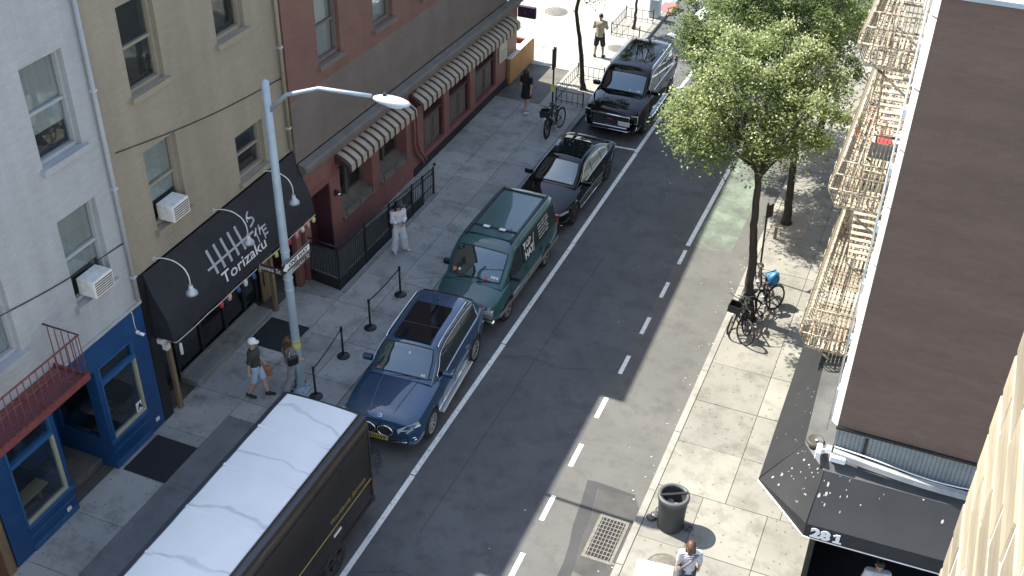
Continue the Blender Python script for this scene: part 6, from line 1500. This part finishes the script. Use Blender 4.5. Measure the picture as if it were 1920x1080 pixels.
def outfit(top, top_mat, sl, bottom_mat, lf, shoe, flare=0, low=0, name=('shirt','trousers'), g=.02):
    return lambda J: [(name[0], torso(J, g, low)+sleeves(J, sl), top_mat, lambda X, Y, Z: np.maximum(Z-1.475, (.92+low)-Z)), (name[1], legs(J, lf, .018, flare), bottom_mat, lambda X, Y, Z: Z-1.0), ('shoes', shoes(J), shoe, None)]

# woman in white, black hat, looking at a phone
J = stand(.04); J.update(ell=(.2,-.02,1.13), elr=(-.2,-.02,1.13), wrl=(.06,-.27,1.15), wrr=(-.09,-.27,1.13), face=(.1,-1,-.55), head=(0,-.05,1.61), anl=(.19,.0,.09), tol=(.27,-.13,.03), anr=(-.15,.03,.09), tor=(-.19,-.13,.03), knl=(.14,-.05,.51), knr=(-.12,-.02,.51))
def ex_hat(t, J, hd, f, sd, up):
    MB().lathe([(.23,-.03),(.24,-.015),(.14,.0),(.12,.02),(.112,.12),(.07,.14),(0,.145)], n=24).build('hat', M['black'], t, tuple(hd+up*.06-f*.01), (-.3,0,0))
    MB().bbox(-.035,.035,-.006,.006,-.07,.07,.004).build('phone', M['black'], t, (0,-.37,1.2), (.8,0,0))
    b = MB(); b.ell((-.24,.04,.98), (.06,.17,.13), 14, 8); b.build('shoulder_bag', M['black'], t); MB().tube([(-.24,.12,1.08),(-.17,.07,1.46),(-.15,-.03,1.48),(-.23,-.1,1.06)], .012, 5).build('bag_strap', M['black'], t)
WT = cloth('white_cotton', (.72,.73,.74)); person((-13.5,24.5,SW), R(48), 1.68, 'woman in loose white clothes and a black hat looking at her phone by the fence', J, M['skin_a'], outfit('', WT, 1.55, WT, 1.95, SH_W, .02, .03), long_hair(M['hair_black'], .1), ex_hat)
# walking man: white cap, olive shirt, pale shorts, orange bag
J = stand(.22); J.update(face=(-.15,-1,-.25), wrl=(.24,-.12,.92), ell=(.23,.02,1.15), wrr=(-.24,.08,.9), elr=(-.23,.07,1.14))
def ex_cap(t, J, hd, f, sd, up):
    c_ = MB(); c_.lathe([(.101,-.0),(.103,.03),(.09,.08),(.05,.108),(0,.115)], n=22); c_.prism([tuple(Vector((.085*math.cos(a), -.07-.1*math.sin(a), .005))) for a in np.linspace(0, math.pi, 9)], (0,0,.01)); c_.build('cap', M['white'], t, tuple(hd+up*.035-f*.012))
    g = MB(); g.box(-.075,.075,-.105,-.095,-.012,.014); g.build('sunglasses', M['black'], t, tuple(hd+up*.012))
    b = MB(); b.bbox(-.06,.06,-.14,.14,-.36,-.08,.03); b.tube([(0,-.1,-.08),(0,-.05,.0),(0,.05,.0),(0,.1,-.08)], .008, 5); b.build('carried_bag', pm('orange_bag', (.36,.13,.05), (.42,.17,.07), scale=6, rough=.7), t, (.25,-.17,.83))
person((-13.66,17.3,SW), R(108), 1.78, 'walking man in white cap, olive shirt and pale shorts carrying an orange bag', J, M['skin_a'], outfit('', cloth('olive_cotton', (.055,.062,.05)), .75, cloth('pale_denim', (.42,.52,.64)), .82, SH_B, .015), short_hair(M['hair_brown']), ex_cap)
# woman with long brown hair and a black bag behind the pole
J = stand(.24); J.update(face=(0,-1,-.1), wrr=(-.18,-.2,1.02), elr=(-.23,.03,1.14))
def ex_bag(t, J, hd, f, sd, up):
    b = MB(); b.bbox(-.06,.06,-.17,.13,-.15,.15,.05); b.build('shoulder_bag', M['black'], t, (-.27,.06,1.16)); MB().tube([(-.27,.14,1.3),(-.16,.03,1.48),(-.27,-.04,1.3)], .014, 5).build('bag_strap', pm('cream_strap', (.55,.5,.38)), t)
person((-13.02,17.85,SW), R(150), 1.68, 'woman with long brown hair and a black bag walking behind the grey pole', J, M['skin_a'], outfit('', cloth('taupe_top', (.21,.19,.18)), 1.3, cloth('grey_trousers', (.28,.27,.27)), 1.9, SH_B, .02), long_hair(M['hair_brown']), ex_bag)
# woman in a black dress walking away
J = stand(.18); J.update(face=(0,-1,-.1), wrl=(.2,-.16,.98), wrr=(-.22,.06,.92))
def dress(J):
    P = torso(J, .022)+sleeves(J, .5)+[('c', (0,0,1.0), (0,.0,.72), .15, .2)]
    return [('dress', P, cloth('black_dress', (.011,.011,.013)), lambda X, Y, Z: np.maximum(Z-1.475, .66-Z)), ('shoes', shoes(J), SH_W, None)]
person((-13.5,34.35,SW), R(170), 1.72, 'woman with long black hair in a short black dress walking towards the corner', J, M['skin_a'], dress, long_hair(M['hair_black'], .45))
# man in a beige shirt at the far corner
J = stand(.05); J.update(face=(.1,-1,-.3), wrl=(.12,-.24,1.15), wrr=(-.1,-.24,1.15), ell=(.26,-.03,1.16), elr=(-.26,-.03,1.16), anl=(.16,.02,.09), tol=(.2,-.13,.03), anr=(-.16,.04,.09), tor=(-.2,-.11,.03), knl=(.13,-.03,.51), knr=(-.13,-.02,.51))
person((-12.75,40.2,SW), R(190), 1.8, 'man in a loose beige shirt and dark shorts standing on the far sunny pavement', J, M['skin_b'], outfit('', cloth('beige_cotton', (.36,.34,.26)), .85, cloth('black_shorts', (.02,.02,.024)), 1.0, SH_B, .02, -.06, g=.04), short_hair(M['hair_black']))
# woman at the bottom edge in a striped top
J = stand(.1); J.update(face=(-.2,-1,-.2))
mt = cloth('striped_top', (.68,.64,.66)); nt = mt.node_tree; p_ = nt.nodes['Principled BSDF']; tc_ = nt.nodes.new('ShaderNodeTexCoord'); wv = nt.nodes.new('ShaderNodeTexWave'); wv.bands_direction = 'Z'; wv.inputs['Scale'].default_value = 9
rp = nt.nodes.new('ShaderNodeValToRGB'); rp.color_ramp.interpolation = 'CONSTANT'; rp.color_ramp.elements[0].color = (.7,.68,.7,1); rp.color_ramp.elements[1].position = .62; rp.color_ramp.elements[1].color = (.06,.06,.12,1)
nt.links.new(tc_.outputs['Object'], wv.inputs[0]); nt.links.new(wv.outputs[1], rp.inputs[0]); nt.links.new(rp.outputs[0], p_.inputs['Base Color'])
def ex_sash(t, J, hd, f, sd, up):
    MB().tube([(-.15,-.1,1.46),(0,-.16,1.32),(.14,-.14,1.1)], .03, 6).tube([(-.15,.08,1.46),(0,.155,1.32),(.16,.12,1.08)], .03, 6).build('bag_strap', cloth('grey_strap', (.2,.2,.21)), t)
    MB().bbox(.14,.24,-.14,.16,.86,1.12,.04).build('shoulder_bag', cloth('grey_bag', (.16,.16,.17)), t)
person((-2.35,15.42,SW), R(200), 1.68, 'woman with brown hair in a striped white top at the bottom edge', J, M['skin_a'], outfit('', mt, .7, cloth('dark_jeans', (.04,.05,.08)), 1.9, SH_W, .0), long_hair(M['hair_brown'], .12), ex_sash)
# person under the corner awning
J = stand(.0); J.update(face=(0,-1,-.4), wrl=(.1,-.26,1.05), wrr=(-.14,-.25,1.03))
person((1.12,16.35,SW), R(8), 1.74, 'person in a white shirt standing under the dark corner awning', J, M['skin_b'], outfit('', cloth('white_tee', (.5,.52,.54)), .8, cloth('dark_jeans', (.03,.035,.05)), 1.9, SH_B), short_hair(M['hair_black']))
# ---------------------------------------------------------------- trees
def leaf_mat(name, c1, c2, tr=.45):
    mt = bpy.data.materials.new(name); mt.use_nodes = True; nt = mt.node_tree; N = nt.nodes; L = nt.links; p = N['Principled BSDF']; out = N['Material Output']
    p.inputs['Roughness'].default_value = .5; p.inputs['Specular IOR Level'].default_value = .35
    g = N.new('ShaderNodeNewGeometry'); nz = N.new('ShaderNodeTexNoise'); nz.inputs['Scale'].default_value = 1.8; nz.inputs['Detail'].default_value = 3; L.new(g.outputs['Position'], nz.inputs['Vector'])
    ad = N.new('ShaderNodeMath'); ad.operation = 'MULTIPLY_ADD'; ad.inputs[1].default_value = .55; L.new(g.outputs['Random Per Island'], ad.inputs[0]); sb = N.new('ShaderNodeMath'); sb.operation = 'SUBTRACT'; sb.inputs[1].default_value = .27; L.new(nz.outputs[0], sb.inputs[0]); L.new(sb.outputs[0], ad.inputs[2])
    rp = N.new('ShaderNodeValToRGB'); rp.color_ramp.elements[0].position = .2; rp.color_ramp.elements[1].position = .75; rp.color_ramp.elements[0].color = (*c1,1); rp.color_ramp.elements[1].color = (*c2,1); L.new(ad.outputs[0], rp.inputs[0]); L.new(rp.outputs[0], p.inputs['Base Color'])
    t = N.new('ShaderNodeBsdfTranslucent'); L.new(rp.outputs[0], t.inputs[0]); mx = N.new('ShaderNodeMixShader'); mx.inputs[0].default_value = tr; L.new(p.outputs[0], mx.inputs[1]); L.new(t.outputs[0], mx.inputs[2]); L.new(mx.outputs[0], out.inputs[0]); return mt
M['leaf_pale'] = leaf_mat('pale_leaves', (.10,.145,.04), (.30,.36,.13)); M['leaf'] = leaf_mat('leaves', (.055,.1,.028), (.19,.25,.08)); M['blossom'] = leaf_mat('blossom', (.40,.44,.24), (.58,.6,.38), .3)
M['bark'] = pm('bark', (.035,.028,.022), (.075,.06,.047), scale=14, rough=.95, bump=.9, bscale=30, stretch=(1,1,.3))

def quads(C, U, W):
    n = len(C); V = np.concatenate([C-U*.5, C+W*.5, C+U*.5, C-W*.5], 1).reshape(-1, 3); f = np.arange(4*n).reshape(-1, 4); return V, f
def np_mesh(name, V, F, mat, parent):
    me = bpy.data.meshes.new(name); me.vertices.add(len(V)); me.vertices.foreach_set('co', V.astype('f').ravel()); me.loops.add(F.size); me.loops.foreach_set('vertex_index', F.astype('i').ravel())
    me.polygons.add(len(F)); me.polygons.foreach_set('loop_start', (np.arange(len(F))*4).astype('i')); me.update(calc_edges=True); me.materials.append(mat); return inst(name, me, parent)

def tree(base, trunk, lobes, label, seed, n_clump, per, blossom=.3, leaf=.095, r0=.13, mat='leaf'):
    """trunk: list of points; lobes: [(centre, radii)] the crown is spread through"""
    G = np.random.default_rng(seed); t = empty('kerb_tree', base, 0, label, 'tree', 'kerb trees'); b0 = np.array(base)
    tk = [np.array(p, float)-b0 for p in trunk]; n = len(tk)
    P = []
    for i in range(n-1):
        for k in range(5): P.append(tk[i]*(1-k/5)+tk[i+1]*k/5+(G.normal(0, .012, 3) if i+k else 0))
    P.append(tk[-1]); rr = [r0*(1-.45*i/len(P))*(1.45 if i == 0 else 1.15 if i == 1 else 1) for i in range(len(P))]
    MB().tube(P, rr, 10).build('trunk', M['bark'], t)
    # clump centres near the lobes' shells and inside
    w = np.array([np.prod(l[1]) for l in lobes]); w = w/w.sum(); cen = []
    for _ in range(n_clump):
        c, r = lobes[G.choice(len(lobes), p=w)]; d = G.normal(size=3); d /= np.linalg.norm(d); s = G.uniform(.2, 1.3)**.45; q = np.array(c)+d*np.array(r)*s
        cen.append(q-b0)
    cen = np.array(cen); br = MB(); top = tk[-1]
    for k in range(min(46, n_clump)):
        e = cen[G.integers(len(cen))]; s = P[int(len(P)*G.uniform(.86, 1))-1]; m_ = (s+e)/2+np.array([0,0,.18])+G.normal(0,.12,3)
        q = [s*(1-u)**2+2*m_*u*(1-u)+e*u*u for u in np.linspace(0,1,7)]; r_ = G.uniform(.02,.05); br.tube(q, [r_*(1-.8*u) for u in np.linspace(0,1,7)], 5)
    br.build('limbs', M['bark'], t)
    cs = []; us = []; ws = []; bc = []; bu = []; bw_ = []
    for c in cen:
        rad = G.uniform(.2, .42); m_ = int(per*G.uniform(.6,1.4)); p = G.normal(size=(m_,3))*np.array([rad, rad, rad*.5])*.62; p[:,2] -= .35*(p[:,0]**2+p[:,1]**2)/rad
        a = G.uniform(0, 2*np.pi, m_); tl = G.normal(0, .5, m_); ln = leaf*G.uniform(.7,1.4,m_)
        u = np.stack([np.cos(a)*np.cos(tl), np.sin(a)*np.cos(tl), np.sin(tl)], 1); v = np.stack([-np.sin(a), np.cos(a), G.normal(0,.45,m_)], 1); v /= np.linalg.norm(v, axis=1)[:,None]
        cs.append(c+p); us.append(u*ln[:,None]); ws.append(v*(ln*.5)[:,None])
        if G.random() < blossom:
            k = int(per*.34); q = G.normal(size=(k,3))*np.array([rad,rad,rad*.4])*.5+np.array([0,0,rad*.4]); d = G.normal(size=(k,3)); d /= np.linalg.norm(d,axis=1)[:,None]; e = np.cross(d, G.normal(size=(k,3))); e /= np.linalg.norm(e,axis=1)[:,None]; s = G.uniform(.03,.06,k)[:,None]
            bc.append(c+q); bu.append(d*s); bw_.append(e*s)
    V, F = quads(np.concatenate(cs), np.concatenate(us), np.concatenate(ws)); o = np_mesh('crown', V, F, M[mat], t)
    if bc: V, F = quads(np.concatenate(bc), np.concatenate(bu), np.concatenate(bw_)); np_mesh('blossom', V, F, M['blossom'], t)
    return t
tree((-3.27,25.4,SW), [(-3.27,25.4,SW),(-3.42,25.4,1.1),(-3.45,25.38,2.2),(-3.55,25.35,3.1),(-3.62,25.35,4.2),(-3.8,25.4,5.3)],
     [((-4.15,25.5,6.15),(1.75,1.6,.9)), ((-5.25,25.2,5.75),(.95,1.0,.75)), ((-2.85,25.6,6.4),(1.15,1.4,.9)), ((-4.1,26,7.2),(1.6,1.5,.9))], 'blossoming kerb tree nearest the bicycles on the right pavement', 5, 200, 165, .9, mat='leaf_pale')
tree((-3.35,30.75,SW), [(-3.35,30.75,SW),(-3.4,30.75,1.0),(-3.45,30.7,2.2),(-3.6,30.7,3.4),(-4.0,30.8,5)],
     [((-4.9,31,6.2),(2.6,2.0,1.5)), ((-4.3,31.2,7.2),(2.1,2.0,1.2)), ((-3.3,31,5.6),(1.2,1.4,1.0)), ((-6.3,31,5.3),(1.0,1.2,.8)), ((-6.2,31.8,5.0),(1.2,1.5,.7))], 'dark leafy kerb tree just beyond the one by the bicycles', 9, 270, 210, .4)
tree((-3.4,36.3,SW), [(-3.4,36.3,SW),(-3.4,36.3,2.0),(-3.7,36.3,3.8),(-4.2,36.3,5)],
     [((-5.2,36.2,5.3),(2.5,2.2,1.4)), ((-3.6,36.4,5.6),(1.6,1.7,1.3)), ((-6.3,33.8,4.6),(1.5,1.7,.7))], 'farthest kerb tree on the right, mostly hidden by nearer crowns', 13, 240, 230, .25)
tree((-12.3,37.1,SW), [(-12.3,37.1,SW),(-12.38,37.1,1.0),(-12.55,37.1,2.2),(-12.72,37.1,3.1),(-12.6,37.2,4.2)],
     [((-12.5,37.2,5.2),(2.0,2.0,1.3)), ((-12.1,37.4,6.4),(1.7,1.7,1.1))], 'slim dark kerb tree in the railed pit beside the black SUV', 17, 110, 170, .2, r0=.1)
tree((-12.35,43.5,SW), [(-12.35,43.5,SW),(-12.3,43.5,1.2),(-12.35,43.5,2.4),(-12.3,43.6,3.6)],
     [((-12.4,43.5,3.6),(1.5,1.5,1.0)), ((-12.3,43.5,5.0),(1.6,1.6,1.2))], 'small kerb tree in the far railed pit near the crosswalk', 21, 80, 150, .2, r0=.06)
